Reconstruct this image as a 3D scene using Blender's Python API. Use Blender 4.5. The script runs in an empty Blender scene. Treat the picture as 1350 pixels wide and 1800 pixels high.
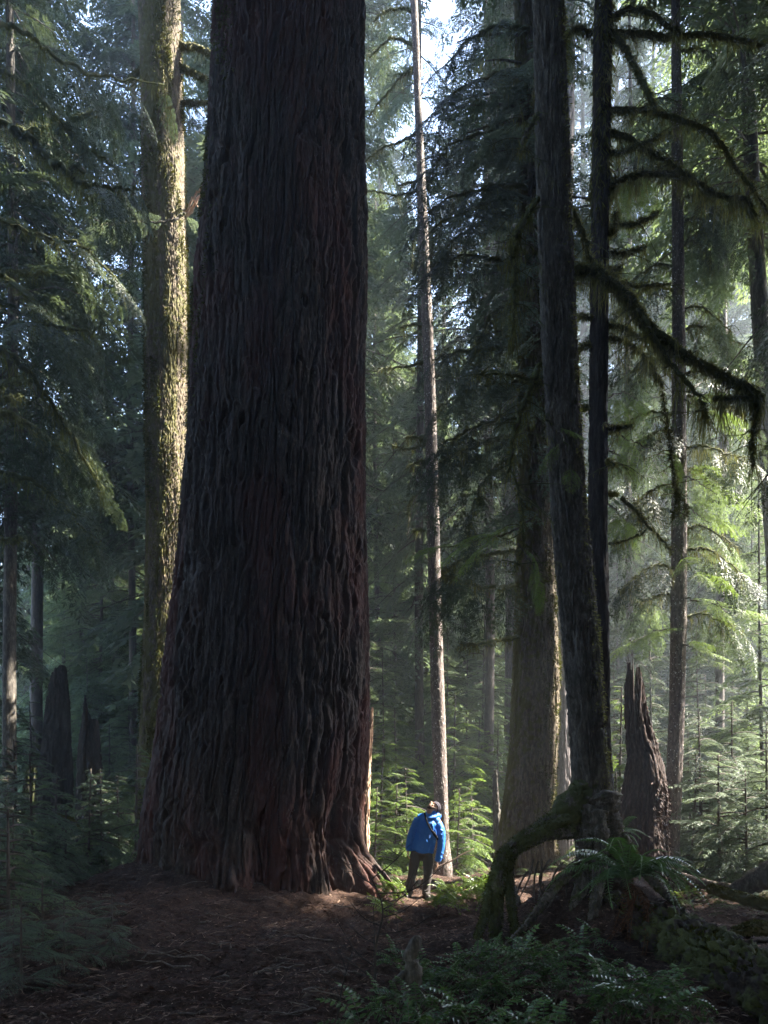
import bpy, math, random
import numpy as np
from mathutils import Vector, Matrix

# ------------------------------------------------------------------ camera, sky, sun
S = bpy.context.scene
COL = S.collection
F = 1200.0; HX = 675.0; HY = 1430.0; EYE = 1.6      # photo pixels: focal length, centre column, horizon row, eye height
SUN_EL = 48.0; SUN_AZ = 9.0; TANE = math.tan(math.radians(SUN_EL))
EXPOSURE = 3.45
SUN_STRENGTH = 5.0; SKY_STRENGTH = 0.12; HAZE_DENSITY = 0.0023

cam_d = bpy.data.cameras.new('camera'); cam = bpy.data.objects.new('camera', cam_d); COL.objects.link(cam)
cam_d.sensor_width = 36; cam_d.sensor_height = 36; cam_d.lens = 24.0
cam_d.shift_y = (HY - 900.0) / 1800.0
cam_d.clip_start = 0.05; cam_d.clip_end = 2000
cam.location = (0, 0, EYE); cam.rotation_euler = (math.radians(90), 0, 0)
S.camera = cam
S.render.resolution_x = 768; S.render.resolution_y = 1024
S.view_settings.view_transform = 'Standard'; S.view_settings.look = 'None'
S.view_settings.exposure = EXPOSURE; S.view_settings.gamma = 1.0; S.view_settings.use_curve_mapping = False
S.render.engine = 'CYCLES'
S.cycles.use_denoising = True
S.cycles.max_bounces = 5; S.cycles.diffuse_bounces = 3; S.cycles.glossy_bounces = 2
S.cycles.transmission_bounces = 2; S.cycles.volume_bounces = 0; S.cycles.transparent_max_bounces = 4
S.cycles.sample_clamp_indirect = 3.0

W = bpy.data.worlds.new('World'); S.world = W; W.use_nodes = True
wn = W.node_tree.nodes; wl = W.node_tree.links; wn.clear()
sky = wn.new('ShaderNodeTexSky'); sky.sky_type = 'NISHITA'; sky.sun_disc = False
sky.sun_elevation = math.radians(SUN_EL); sky.sun_rotation = math.radians(90 - SUN_AZ)
sky.air_density = 1.0; sky.dust_density = 1.5; sky.ozone_density = 1.0
bg = wn.new('ShaderNodeBackground'); bg.inputs['Strength'].default_value = SKY_STRENGTH
wo = wn.new('ShaderNodeOutputWorld')
wl.new(sky.outputs[0], bg.inputs[0]); wl.new(bg.outputs[0], wo.inputs[0])

sun_d = bpy.data.lights.new('sun', 'SUN'); sun_d.energy = SUN_STRENGTH; sun_d.angle = math.radians(0.5)
sun_d.color = (1.0, 0.93, 0.80)
sun = bpy.data.objects.new('sun', sun_d); COL.objects.link(sun)
CA, SA = math.cos(math.radians(SUN_AZ)), math.sin(math.radians(SUN_AZ))
sv = Vector((CA, SA, TANE)).normalized()
sun.rotation_euler = sv.to_track_quat('Z', 'Y').to_euler(); sun.location = (30, 10, 30)

# ------------------------------------------------------------------ helpers
RNG = np.random.default_rng(11)
def P(px, py, Y):
    return np.array([(px - HX) * Y / F, Y, EYE + (HY - py) * Y / F])

def _hash(i, j, seed):
    h = (i * 374761393 + j * 668265263 + seed * 974711) & 0xFFFFFFFF
    h = ((h ^ (h >> 13)) * 1274126177) & 0xFFFFFFFF
    return ((h ^ (h >> 16)) & 0xFFFF) / 65535.0
def vn(u, v, seed=0, pu=None):
    u = np.asarray(u, float); v = np.asarray(v, float)
    i = np.floor(u).astype(np.int64); j = np.floor(v).astype(np.int64)
    fu = u - i; fv = v - j; fu = fu * fu * (3 - 2 * fu); fv = fv * fv * (3 - 2 * fv)
    i1 = i + 1
    if pu: i = i % pu; i1 = i1 % pu
    a = _hash(i, j, seed); b = _hash(i1, j, seed); c = _hash(i, j + 1, seed); d = _hash(i1, j + 1, seed)
    return (a * (1 - fu) + b * fu) * (1 - fv) + (c * (1 - fu) + d * fu) * fv
def sstep(x, a, b):
    t = np.clip((x - a) / (b - a), 0, 1); return t * t * (3 - 2 * t)

def mesh_arrays(name, V, Q, tint=None, smooth=False, moss=None):
    V = np.ascontiguousarray(V, dtype=np.float32).reshape(-1, 3); Q = np.ascontiguousarray(Q, dtype=np.int32)
    n = Q.shape[1]
    me = bpy.data.meshes.new(name)
    me.vertices.add(len(V)); me.vertices.foreach_set('co', V.ravel())
    me.loops.add(Q.size); me.loops.foreach_set('vertex_index', Q.ravel())
    me.polygons.add(len(Q)); me.polygons.foreach_set('loop_start', np.arange(0, Q.size, n, dtype=np.int32))
    me.polygons.foreach_set('loop_total', np.full(len(Q), n, dtype=np.int32))
    if smooth: me.polygons.foreach_set('use_smooth', np.ones(len(Q), dtype=bool))
    for nm, arr in (('tint', tint), ('moss', moss)):
        if arr is not None:
            a = me.attributes.new(nm, 'FLOAT', 'POINT'); a.data.foreach_set('value', np.ascontiguousarray(arr, dtype=np.float32).ravel())
    me.update(calc_edges=True)
    return me

class MB:
    """collects quads"""
    def __init__(s): s.V = []; s.Q = []; s.T = []; s.n = 0
    def add(s, V, Q, t=None):
        V = np.asarray(V, float).reshape(-1, 3); Q = np.asarray(Q)
        if len(V) == 0: return
        s.V.append(V); s.Q.append(Q + s.n); s.n += len(V)
        s.T.append(np.full(len(V), 0.5) if t is None else (np.full(len(V), t) if np.isscalar(t) else np.asarray(t)))
    def quads(s, A, t=None):       # A (N,4,3)
        A = np.asarray(A); N = len(A)
        if N == 0: return
        tt = None if t is None else (t if np.isscalar(t) else np.repeat(np.asarray(t), 4))
        s.add(A.reshape(-1, 3), np.arange(N * 4).reshape(N, 4), tt)
    def tube(s, pts, rad, n=8, t=None, cap=True, rough=0.0, seed=0):
        pts = np.asarray(pts, float); m = len(pts); rad = np.broadcast_to(np.asarray(rad, float), (m,))
        tan = np.gradient(pts, axis=0); tan /= np.linalg.norm(tan, axis=1)[:, None] + 1e-9
        ref = np.array([0, 0, 1.0]) if abs(tan[0][2]) < 0.85 else np.array([0, 1.0, 0])
        a = np.cross(tan, ref); a /= np.linalg.norm(a, axis=1)[:, None] + 1e-9
        b = np.cross(a, tan)
        th = np.linspace(0, 2 * np.pi, n, endpoint=False)
        R = rad[:, None] * np.ones((1, n))
        if rough: R = R * (1 + rough * (vn(np.arange(n)[None, :] * 1.0 + 0 * R, np.arange(m)[:, None] * 0.7 + 0 * R, seed, n) - 0.5) * 2)
        V = pts[:, None, :] + R[:, :, None] * (np.cos(th)[None, :, None] * a[:, None, :] + np.sin(th)[None, :, None] * b[:, None, :])
        V = V.reshape(-1, 3)
        i = np.arange(m - 1)[:, None] * n; j = np.arange(n)[None, :]; j2 = (j + 1) % n
        Q = np.stack([i + j, i + j2, i + n + j2, i + n + j], -1).reshape(-1, 4)
        if cap:
            k = len(V); V = np.vstack([V, pts[0] - tan[0] * rad[0] * .5, pts[-1] + tan[-1] * rad[-1] * .7])
            jj = np.arange(n); j3 = (jj + 1) % n
            Q = np.vstack([Q, np.stack([jj[::2] , np.full(len(jj[::2]), k), j3[(jj[::2] + 1) % n], j3[::2]], -1),
                           np.stack([(m - 1) * n + jj[::2], (m - 1) * n + j3[::2], (m - 1) * n + j3[(jj[::2] + 1) % n], np.full(len(jj[::2]), k + 1)], -1)])
        s.add(V, Q, t)
    def mesh(s, name, smooth=False):
        return mesh_arrays(name, np.vstack(s.V), np.vstack(s.Q), np.concatenate(s.T), smooth)
    def obj(s, name, mat, parent=None, smooth=False):
        return link(name, s.mesh(name, smooth), mat, parent)

def link(name, me, mat, parent=None, loc=None):
    o = bpy.data.objects.new(name, me); COL.objects.link(o)
    if mat is not None and not me.materials: me.materials.append(mat)
    if parent is not None:
        o.parent = parent
        if loc is None: o.matrix_parent_inverse = Matrix.Translation(-Vector(parent.location))
    if loc is not None: o.location = loc
    return o
def tag(o, label=None, cat=None, group=None, kind=None):
    if label: o['label'] = label
    if cat: o['category'] = cat
    if group: o['group'] = group
    if kind: o['kind'] = kind
    return o
def thing(name, label, cat, loc=(0, 0, 0), group=None):
    o = bpy.data.objects.new(name, None); COL.objects.link(o); o.location = loc; o.empty_display_size = 0.2
    return tag(o, label, cat, group)
def copy_tree(o, parent=None):
    c = o.copy(); COL.objects.link(c)
    if parent is not None: c.parent = parent
    for ch in [x for x in o.children]: copy_tree(ch, c)
    return c
def smooth_path(pts, n):
    pts = np.asarray(pts, float)
    if len(pts) < 3:
        t = np.linspace(0, 1, n)[:, None]; return pts[0] * (1 - t) + pts[-1] * t
    P0 = np.vstack([2 * pts[0] - pts[1], pts, 2 * pts[-1] - pts[-2]])
    out = []; m = len(pts) - 1
    for u in np.linspace(0, m, n):
        i = min(int(u), m - 1); f = u - i
        a, b, c, d = P0[i], P0[i + 1], P0[i + 2], P0[i + 3]
        out.append(0.5 * ((2 * b) + (c - a) * f + (2 * a - 5 * b + 4 * c - d) * f * f + (3 * b - a - 3 * c + d) * f ** 3))
    return np.array(out)

# ------------------------------------------------------------------ materials
def nodes(name):
    m = bpy.data.materials.new(name); m.use_nodes = True; nt = m.node_tree; nt.nodes.clear()
    out = nt.nodes.new('ShaderNodeOutputMaterial'); return m, nt, out
def N(nt, t, **k):
    n = nt.nodes.new(t)
    for a, b in k.items(): setattr(n, a, b)
    return n
def ramp(nt, src, stops):
    r = nt.nodes.new('ShaderNodeValToRGB'); nt.links.new(src, r.inputs[0])
    e = r.color_ramp.elements
    while len(e) < len(stops): e.new(0.5)
    for x, (p, c) in zip(e, stops): x.position = p; x.color = (c[0], c[1], c[2], 1)
    return r.outputs[0]
def noise(nt, scale, detail=4, vec=None, rough=0.6):
    n = nt.nodes.new('ShaderNodeTexNoise'); n.inputs['Scale'].default_value = scale; n.inputs['Detail'].default_value = detail
    n.inputs['Roughness'].default_value = rough
    if vec is not None: nt.links.new(vec, n.inputs['Vector'])
    return n.outputs['Fac']
def coords(nt, sc=(1, 1, 1)):
    t = nt.nodes.new('ShaderNodeTexCoord'); m = nt.nodes.new('ShaderNodeMapping'); m.inputs['Scale'].default_value = sc
    nt.links.new(t.outputs['Object'], m.inputs['Vector']); return m.outputs[0]
def mixc(nt, f, a, b, mode='MIX'):
    m = nt.nodes.new('ShaderNodeMix'); m.data_type = 'RGBA'; m.blend_type = mode
    for s, i in ((f, 0), (a, 6), (b, 7)):
        if hasattr(s, 'is_linked'): nt.links.new(s, m.inputs[i])
        elif i == 0: m.inputs[0].default_value = s
        else: m.inputs[i].default_value = (s[0], s[1], s[2], 1)
    return m.outputs[2]
def math_(nt, op, a, b=0.0, clamp=False):
    m = nt.nodes.new('ShaderNodeMath'); m.operation = op; m.use_clamp = clamp
    for s, i in ((a, 0), (b, 1)):
        if hasattr(s, 'is_linked'): nt.links.new(s, m.inputs[i])
        else: m.inputs[i].default_value = s
    return m.outputs[0]
def attr(nt, name):
    a = nt.nodes.new('ShaderNodeAttribute'); a.attribute_name = name; return a.outputs['Fac']
def bump(nt, h, strength, dist):
    b = nt.nodes.new('ShaderNodeBump'); b.inputs['Strength'].default_value = strength; b.inputs['Distance'].default_value = dist
    nt.links.new(h, b.inputs['Height']); return b.outputs[0]

def leaf_mat(name, c0, c1, c2, trans=0.3, rough=0.55, spec=0.3):
    m, nt, out = nodes(name)
    t = attr(nt, 'tint'); n = noise(nt, 0.6, 2, coords(nt))
    f = math_(nt, 'ADD', math_(nt, 'MULTIPLY', t, 0.7), math_(nt, 'MULTIPLY', n, 0.3))
    c = ramp(nt, f, [(0.15, c0), (0.5, c1), (0.9, c2)])
    p = N(nt, 'ShaderNodeBsdfPrincipled'); nt.links.new(c, p.inputs['Base Color']); p.inputs['Roughness'].default_value = rough
    p.inputs['Specular IOR Level'].default_value = spec
    if trans > 0:
        tr = N(nt, 'ShaderNodeBsdfTranslucent')
        nt.links.new(mixc(nt, 0.5, c, (c2[0] * 1.2, c2[1] * 1.15, c2[2] * .8)), tr.inputs['Color'])
        mx = N(nt, 'ShaderNodeMixShader'); mx.inputs[0].default_value = trans
        nt.links.new(p.outputs[0], mx.inputs[1]); nt.links.new(tr.outputs[0], mx.inputs[2]); nt.links.new(mx.outputs[0], out.inputs[0])
    else: nt.links.new(p.outputs[0], out.inputs[0])
    return m
def bark_mat(name, dark, mid, light, sc=(9, 9, 1.6), moss=(0.055, 0.068, 0.02), moss_on=True, speck=0.0, speck_col=(0.5, 0.5, 0.47), bumpd=0.02, rough=0.85, zscale=3.0, red=None):
    m, nt, out = nodes(name)
    v = coords(nt, sc); n1 = noise(nt, 1.0, 6, v, 0.65)
    v2 = coords(nt, (1, 1, 0.35)); n2 = noise(nt, 0.9, 3, v2)
    v3 = coords(nt, (28, 28, zscale * 3)); n3 = noise(nt, 1.0, 4, v3, 0.7)
    f = math_(nt, 'ADD', math_(nt, 'MULTIPLY', n1, 0.55), math_(nt, 'MULTIPLY', n3, 0.45))
    c = ramp(nt, f, [(0.33, dark), (0.5, mid), (0.68, light)])
    if red is not None: c = mixc(nt, ramp(nt, n2, [(0.45, (0, 0, 0)), (0.62, (1, 1, 1))]), c, mixc(nt, f, (dark[0], dark[1] * .7, dark[2] * .6), red))
    if speck > 0:
        vo = N(nt, 'ShaderNodeTexVoronoi'); vo.inputs['Scale'].default_value = 22; nt.links.new(coords(nt, (1, 1, .6)), vo.inputs['Vector'])
        k = ramp(nt, math_(nt, 'ADD', vo.outputs['Distance'], math_(nt, 'MULTIPLY', math_(nt, 'SUBTRACT', 0.62, noise(nt, 3.5, 4, coords(nt))), 1.6)), [(0.12, (1, 1, 1)), (0.26, (0, 0, 0))])
        c = mixc(nt, math_(nt, 'MULTIPLY', k, speck), c, speck_col)
    if moss_on:
        a = attr(nt, 'moss'); nm = noise(nt, 7.0, 5, coords(nt))
        k = ramp(nt, math_(nt, 'ADD', a, math_(nt, 'MULTIPLY', math_(nt, 'SUBTRACT', nm, 0.5), 1.4)), [(0.45, (0, 0, 0)), (0.6, (1, 1, 1))])
        mc = mixc(nt, n3, (moss[0] * .55, moss[1] * .55, moss[2] * .6), (moss[0] * 1.5, moss[1] * 1.4, moss[2] * 1.3))
        c = mixc(nt, k, c, mc)
    p = N(nt, 'ShaderNodeBsdfPrincipled'); nt.links.new(c, p.inputs['Base Color']); p.inputs['Roughness'].default_value = rough
    p.inputs['Specular IOR Level'].default_value = 0.35
    nt.links.new(bump(nt, f, 0.9, bumpd), p.inputs['Normal']); nt.links.new(p.outputs[0], out.inputs[0])
    return m
def plain(name, c, rough=0.7, nz=0.25, sc=20, bumpd=0.0, spec=0.4, sheen=0.0):
    m, nt, out = nodes(name)
    n = noise(nt, sc, 4, coords(nt))
    col = mixc(nt, n, tuple(x * (1 - nz) for x in c), tuple(x * (1 + nz) for x in c))
    p = N(nt, 'ShaderNodeBsdfPrincipled'); nt.links.new(col, p.inputs['Base Color']); p.inputs['Roughness'].default_value = rough
    p.inputs['Specular IOR Level'].default_value = spec
    if bumpd: nt.links.new(bump(nt, n, 0.7, bumpd), p.inputs['Normal'])
    nt.links.new(p.outputs[0], out.inputs[0]); return m

M = {}
M['needle'] = leaf_mat('needle_dark', (0.022, 0.036, 0.024), (0.045, 0.066, 0.038), (0.085, 0.115, 0.06), 0.3)
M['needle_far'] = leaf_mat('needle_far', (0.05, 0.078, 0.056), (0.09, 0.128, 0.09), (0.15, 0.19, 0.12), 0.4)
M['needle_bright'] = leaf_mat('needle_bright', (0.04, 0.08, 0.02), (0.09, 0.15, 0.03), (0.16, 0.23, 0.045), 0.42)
M['needle_young'] = leaf_mat('needle_young', (0.055, 0.09, 0.05), (0.10, 0.15, 0.08), (0.17, 0.225, 0.105), 0.42)
M['moss_hang'] = leaf_mat('moss_hanging', (0.045, 0.055, 0.018), (0.095, 0.105, 0.034), (0.18, 0.18, 0.06), 0.4, 0.9, 0.05)
M['moss'] = leaf_mat('moss_tuft', (0.02, 0.026, 0.006), (0.05, 0.058, 0.012), (0.10, 0.10, 0.025), 0.2, 0.9, 0.05)
M['fern'] = leaf_mat('fern_leaf', (0.03, 0.07, 0.02), (0.055, 0.12, 0.03), (0.09, 0.17, 0.045), 0.25, 0.35, 0.5)
M['fern_dead'] = leaf_mat('fern_dead', (0.03, 0.015, 0.008), (0.07, 0.03, 0.015), (0.12, 0.06, 0.03), 0.1, 0.8, 0.1)
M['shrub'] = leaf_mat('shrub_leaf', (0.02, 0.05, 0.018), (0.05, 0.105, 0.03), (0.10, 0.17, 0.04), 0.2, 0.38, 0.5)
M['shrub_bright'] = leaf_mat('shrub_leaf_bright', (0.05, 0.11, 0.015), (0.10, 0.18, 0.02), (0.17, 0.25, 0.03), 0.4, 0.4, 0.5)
M['litter'] = leaf_mat('litter', (0.02, 0.011, 0.008), (0.075, 0.036, 0.026), (0.32, 0.23, 0.17), 0.0, 0.85, 0.2)
M['bark_giant'] = bark_mat('bark_giant', (0.009, 0.006, 0.006), (0.034, 0.023, 0.019), (0.095, 0.068, 0.058), (10, 10, 1.3), bumpd=0.035, red=(0.12, 0.042, 0.032), speck=.45, speck_col=(0.15, 0.15, 0.13))
M['bark_mossy'] = bark_mat('bark_mossy', (0.03, 0.024, 0.016), (0.105, 0.08, 0.052), (0.22, 0.175, 0.115), (14, 14, 4), moss=(0.08, 0.076, 0.018), bumpd=0.03)
M['bark_pole'] = bark_mat('bark_pole', (0.03, 0.022, 0.02), (0.11, 0.085, 0.075), (0.26, 0.21, 0.19), (22, 22, 8), speck=0.9, speck_col=(0.6, 0.58, 0.55), bumpd=0.015)
M['bark_cedar'] = bark_mat('bark_cedar', (0.035, 0.028, 0.028), (0.11, 0.09, 0.088), (0.22, 0.19, 0.185), (16, 16, 0.7), bumpd=0.03)
M['bark_dark'] = bark_mat('bark_dark', (0.016, 0.014, 0.012), (0.07, 0.06, 0.05), (0.20, 0.18, 0.155), (16, 16, 4), bumpd=0.02)
M['bark_black'] = bark_mat('bark_black', (0.009, 0.008, 0.008), (0.03, 0.024, 0.022), (0.08, 0.064, 0.056), (20, 20, 3), bumpd=0.02)
M['bark_far'] = bark_mat('bark_far', (0.03, 0.024, 0.02), (0.07, 0.056, 0.048), (0.13, 0.11, 0.095), (10, 10, 2), moss_on=False, bumpd=0.02)
M['snag'] = bark_mat('snag_wood', (0.010, 0.006, 0.005), (0.036, 0.020, 0.017), (0.10, 0.065, 0.055), (18, 18, 1.2), bumpd=0.03)
M['pale_wood'] = bark_mat('pale_wood', (0.16, 0.09, 0.06), (0.36, 0.24, 0.17), (0.52, 0.42, 0.33), (20, 20, 1.2), bumpd=0.01)
M['stick'] = bark_mat('stick_wood', (0.04, 0.03, 0.025), (0.12, 0.095, 0.08), (0.26, 0.22, 0.19), (20, 20, 20), moss_on=False, bumpd=0.01)

def ground_mat():
    m, nt, out = nodes('forest_floor')
    v = coords(nt); n1 = noise(nt, 1.1, 5, v); n2 = noise(nt, 14, 6, v, 0.75); n3 = noise(nt, 70, 4, v, 0.8)
    f = math_(nt, 'ADD', math_(nt, 'MULTIPLY', n2, 0.5), math_(nt, 'MULTIPLY', n3, 0.5))
    c = ramp(nt, f, [(0.32, (0.010, 0.006, 0.005)), (0.5, (0.045, 0.025, 0.018)), (0.66, (0.12, 0.075, 0.055))])
    k = ramp(nt, math_(nt, 'ADD', attr(nt, 'moss'), math_(nt, 'SUBTRACT', n1, 0.5)), [(0.5, (0, 0, 0)), (0.75, (1, 1, 1))])
    c = mixc(nt, math_(nt, 'MULTIPLY', k, 0.85), c, mixc(nt, f, (0.012, 0.018, 0.006), (0.06, 0.085, 0.02)))
    p = N(nt, 'ShaderNodeBsdfPrincipled'); nt.links.new(c, p.inputs['Base Color']); p.inputs['Roughness'].default_value = 0.9
    p.inputs['Specular IOR Level'].default_value = 0.2
    nt.links.new(bump(nt, f, 1.0, 0.04), p.inputs['Normal']); nt.links.new(p.outputs[0], out.inputs[0]); return m
M['ground'] = ground_mat()

# ------------------------------------------------------------------ terrain
def hgt(x, y):
    x = np.asarray(x, float); y = np.asarray(y, float)
    sx = np.where(x < -3.6, 1.95, 2.6)
    z = 1.0 * np.exp(-((x + 3.6) / sx) ** 2 - ((y - 13.0) / 2.8) ** 2)
    z = z + 0.80 * np.exp(-(np.abs((x - 2.85) / 1.15)) ** 2.2 - ((y - 8.9) / 1.35) ** 2)
    z = z + 0.45 * np.exp(-((x - 3.6) / 1.3) ** 2 - ((y - 16.0) / 1.3) ** 2)
    z = z + 0.30 * np.exp(-((x - 5.6) / 1.4) ** 2 - ((y - 14.2) / 1.3) ** 2)
    z = z + 0.12 * (vn(x * .5 + 40, y * .5 + 9, 3) - .5) + 0.15 * (vn(x * 1.7 + 10, y * 1.7, 4) - .5) + 0.08 * (vn(x * 5, y * 5, 5) - .5)
    near = np.clip((30 - np.hypot(x, y)) / 10, 0, 1)
    z = z + near * 0.05 * (vn(x * 15, y * 15, 6) - .5)
    z = z + 1.5 * sstep(y, 18, 45) + 0.5 * np.maximum(np.minimum(y, 95) - 55, 0) * sstep(y, 50, 80)
    z = z + 2.5 * (vn(x * .05 + 3, y * .05, 7) - .5) * sstep(y, 25, 60)
    return z
def build_ground():
    def axis(lo, hi, fine_lo, fine_hi, d, g=1.07):
        a = [fine_lo]; s = d
        out = list(np.arange(fine_lo, fine_hi, d))
        x = out[-1]; s = d
        while x < hi: s *= g; x += s; out.append(x)
        x = fine_lo; s = d; pre = []
        while x > lo: s *= g; x -= s; pre.append(x)
        return np.array(pre[::-1] + out)
    xs = axis(-260, 260, -7, 8, 0.05); ys = axis(-40, 300, 3.2, 15.5, 0.05)
    X, Yg = np.meshgrid(xs, ys); Z = hgt(X, Yg)
    V = np.stack([X, Yg, Z], -1).reshape(-1, 3); nx = len(xs); ny = len(ys)
    i = np.arange(ny - 1)[:, None] * nx; j = np.arange(nx - 1)[None, :]
    Q = np.stack([i + j, i + j + 1, i + nx + j + 1, i + nx + j], -1).reshape(-1, 4)
    mo = sstep(Yg, 15, 24) * 0.6 + 0.25 * sstep(X, 3.4, 5) + 0.2 * sstep(-X, 5, 7)
    o = link('ground', mesh_arrays('ground', V, Q, smooth=True, moss=mo.ravel()), M['ground'])
    tag(o, kind='structure', label='dark forest floor of needles and soil rising to a wooded slope')
build_ground()

# ------------------------------------------------------------------ foliage templates
def kite(base, d, up, L, Wd):
    """strip quads: base (N,3), unit d, unit side"""
    mid = base + d * (L * .45)[:, None]; tip = base + d * L[:, None]
    w = up * (Wd * .5)[:, None]
    return np.stack([base, mid + w, tip, mid - w], 1)
def bough(seed, ns=22, sp=0.035, sl=0.075, sw=0.016, droop=0.35, spread=0.42, rise=0.1):
    """flat drooping conifer bough of unit length along +X"""
    r = np.random.default_rng(seed); A = []; T = []
    wob = r.normal(0, .03, 3)
    def ax(t): return np.stack([t, wob[0] * np.sin(t * 5) + wob[1] * t, rise * t - droop * t ** 2], -1)
    ts = np.linspace(0.14, 0.99, ns)
    for k, t in enumerate(ts):
        for sd in (-1, 1):
            if r.random() < .12: continue
            L = spread * (1.02 - t) ** .75 * (min(1, t * 3.2)) * r.uniform(.65, 1.15) + .05
            ang = math.radians(r.uniform(42, 62))
            n = max(3, int(L / sp)); s = (np.arange(n) + r.uniform(.2, .8)) / n
            dirx = math.cos(ang); diry = sd * math.sin(ang)
            o = ax(np.array([t]))[0]
            dz = r.uniform(-.12, .02)
            px = o[0] + dirx * L * s - .04 * s; py = o[1] + diry * L * s; pz = o[2] + dz * L * s - (.55 * droop + .1) * L * s ** 2 * 1.2
            B = np.stack([px, py, pz], -1)
            slope = (dz - 2 * (.55 * droop + .1) * s * 1.2)
            fw = np.stack([np.full(n, dirx), np.full(n, diry), slope], -1); fw /= np.linalg.norm(fw, axis=1)[:, None]
            latv = np.stack([np.full(n, -diry), np.full(n, dirx), np.zeros(n)], -1)
            ll = sl * (1.1 - .6 * s) * r.uniform(.7, 1.3, n)
            tn = r.uniform(0, .25) + .35 * t + .35 * s + r.uniform(-.1, .1, n)
            for sg in (-1, 1):
                d = fw * .72 + latv * sg * .68 + np.stack([np.zeros(n), np.zeros(n), r.uniform(-.35, .12, n)], -1)
                d /= np.linalg.norm(d, axis=1)[:, None]
                side = np.cross(d, np.array([0, 0, 1.0])); side /= np.linalg.norm(side, axis=1)[:, None] + 1e-9
                tl = r.normal(0, .5, n)[:, None]; side = side + np.array([0, 0, 1.0]) * tl; side /= np.linalg.norm(side, axis=1)[:, None]
                A.append(kite(B, d, side, ll, np.full(n, sw) * r.uniform(.7, 1.2, n))); T.append(tn)
            # tip strip + stem
            A.append(kite(B[-1:], fw[-1:], latv[-1:], np.array([sl * .9]), np.array([sw]))); T.append(tn[-1:])
    return np.concatenate(A), np.concatenate(T)
TPL_FAR = [bough(s, 15, .055, .12, .034, d, .42) for s, d in ((1, .35), (2, .5), (3, .25), (4, .65))]
TPL_MID = [bough(s, 22, .034, .075, .018, d, .40) for s, d in ((11, .35), (12, .5), (13, .28), (14, .7))]
TPL_NEAR = [bough(s, 26, .024, .05, .0105, d, .42) for s, d in ((21, .3), (22, .45), (23, .2))]
TPL_FINE = [bough(s, 38, .016, .034, .0065, d, .40) for s, d in ((41, .4), (42, .6), (43, .8))]
TPL_LOW = [bough(s, 8, .10, .22, .075, d, .42) for s, d in ((31, .35), (32, .5), (33, .25))]

def place_bough(mb, tpl, pos, az, scale, pitch=0.0, roll=0.0, tshift=0.0):
    A, T = tpl
    R = Matrix.Rotation(az, 3, 'Z') @ Matrix.Rotation(-pitch, 3, 'Y') @ Matrix.Rotation(roll, 3, 'X')
    R = np.array(R) * scale
    mb.quads(A @ R.T + np.asarray(pos), np.clip(T + tshift, 0, 1))
    return R
def conifer_meshes(seed, H, base, rmax, n, tpls, r0, droopy=0.0, top_pow=.8, twig_r=.02, thin=0.0):
    """crown mesh and trunk mesh (with its thin limbs), origin at the foot"""
    r = np.random.default_rng(seed); cr = MB(); tr = MB()
    zs = np.linspace(-0.6, H, 26); lean = r.normal(0, .012, 2) * (0 if seed in (121, 122) else 1)
    c = lambda z: np.array([lean[0] * z + .05 * math.sin(z * .3 + seed), lean[1] * z + .05 * math.cos(z * .23 + seed), z])
    rad = r0 * (1 - np.clip(zs / H, 0, 1)) ** .8 + .012; rad[:3] *= np.array([1.5, 1.2, 1.05])
    tr.tube([c(z) for z in zs], rad, 12, rough=.08, seed=seed)
    for i in range(n):
        f = ((i + r.random()) / n) ** 1.0
        z = base + (H - base) * f
        L = rmax * ((1 - f) ** top_pow) * (.55 + .45 * min(1, f * 5 + .3)) * r.uniform(.6, 1.15) + .25
        az = r.uniform(0, 2 * math.pi); pitch = r.uniform(-.35, .12) - droopy + f * .35
        tpl = tpls[r.integers(len(tpls))]; p = c(z)
        if r.random() > thin:
            R = place_bough(cr, tpl, p, az, L, pitch, r.normal(0, .2), r.uniform(-.2, .2))
        d = np.array([math.cos(az) * math.cos(pitch), math.sin(az) * math.cos(pitch), math.sin(pitch)])
        t = np.linspace(0, .92, 6)[:, None]
        tr.tube(p + d * L * t + np.array([0, 0, 1.0]) * (.1 * t - .42 * t * t) * L, np.linspace(.012 + .008 * L, .005, 6), 4, cap=False)
    return cr.mesh('crown'), tr.mesh('trunk', True)

KINDS = {}
KINDS['tall_a'] = conifer_meshes(101, 42, 3.5, 4.6, 250, TPL_FAR, .42)
KINDS['tall_b'] = conifer_meshes(102, 36, 7.0, 4.0, 210, TPL_FAR, .36, .15)
KINDS['tall_c'] = conifer_meshes(103, 30, 1.5, 3.8, 230, TPL_FAR, .30)
KINDS['tall_d'] = conifer_meshes(121, 40, 9.5, 3.6, 230, TPL_MID, .17, .1)
KINDS['tall_e'] = conifer_meshes(122, 42, 7.5, 2.7, 135, TPL_MID, .15, .35)
KINDS['near_a'] = conifer_meshes(123, 22, 6.6, 3.1, 95, TPL_FINE, .16, .25)
KINDS['tall_m'] = conifer_meshes(124, 34, 3.0, 3.9, 230, TPL_MID, .28, .15)
KINDS['tall_r'] = conifer_meshes(125, 34, 15.3, 3.6, 200, TPL_MID, .26, .08)
KINDS['tall_n'] = conifer_meshes(126, 36, 9.0, 3.7, 210, TPL_MID, .17, .3)
KINDS['mid_a'] = conifer_meshes(104, 24, 2.2, 3.9, 150, TPL_MID, .12, .1)
KINDS['mid_b'] = conifer_meshes(105, 18, 1.0, 3.2, 130, TPL_MID, .08, .05)
KINDS['young_a'] = conifer_meshes(106, 7.5, .4, 2.1, 84, TPL_MID, .035)
KINDS['young_b'] = conifer_meshes(107, 5.0, .3, 1.7, 52, TPL_MID, .045)
KINDS['sap_a'] = conifer_meshes(108, 2.6, .15, 1.15, 30, TPL_MID, .022)
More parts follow.
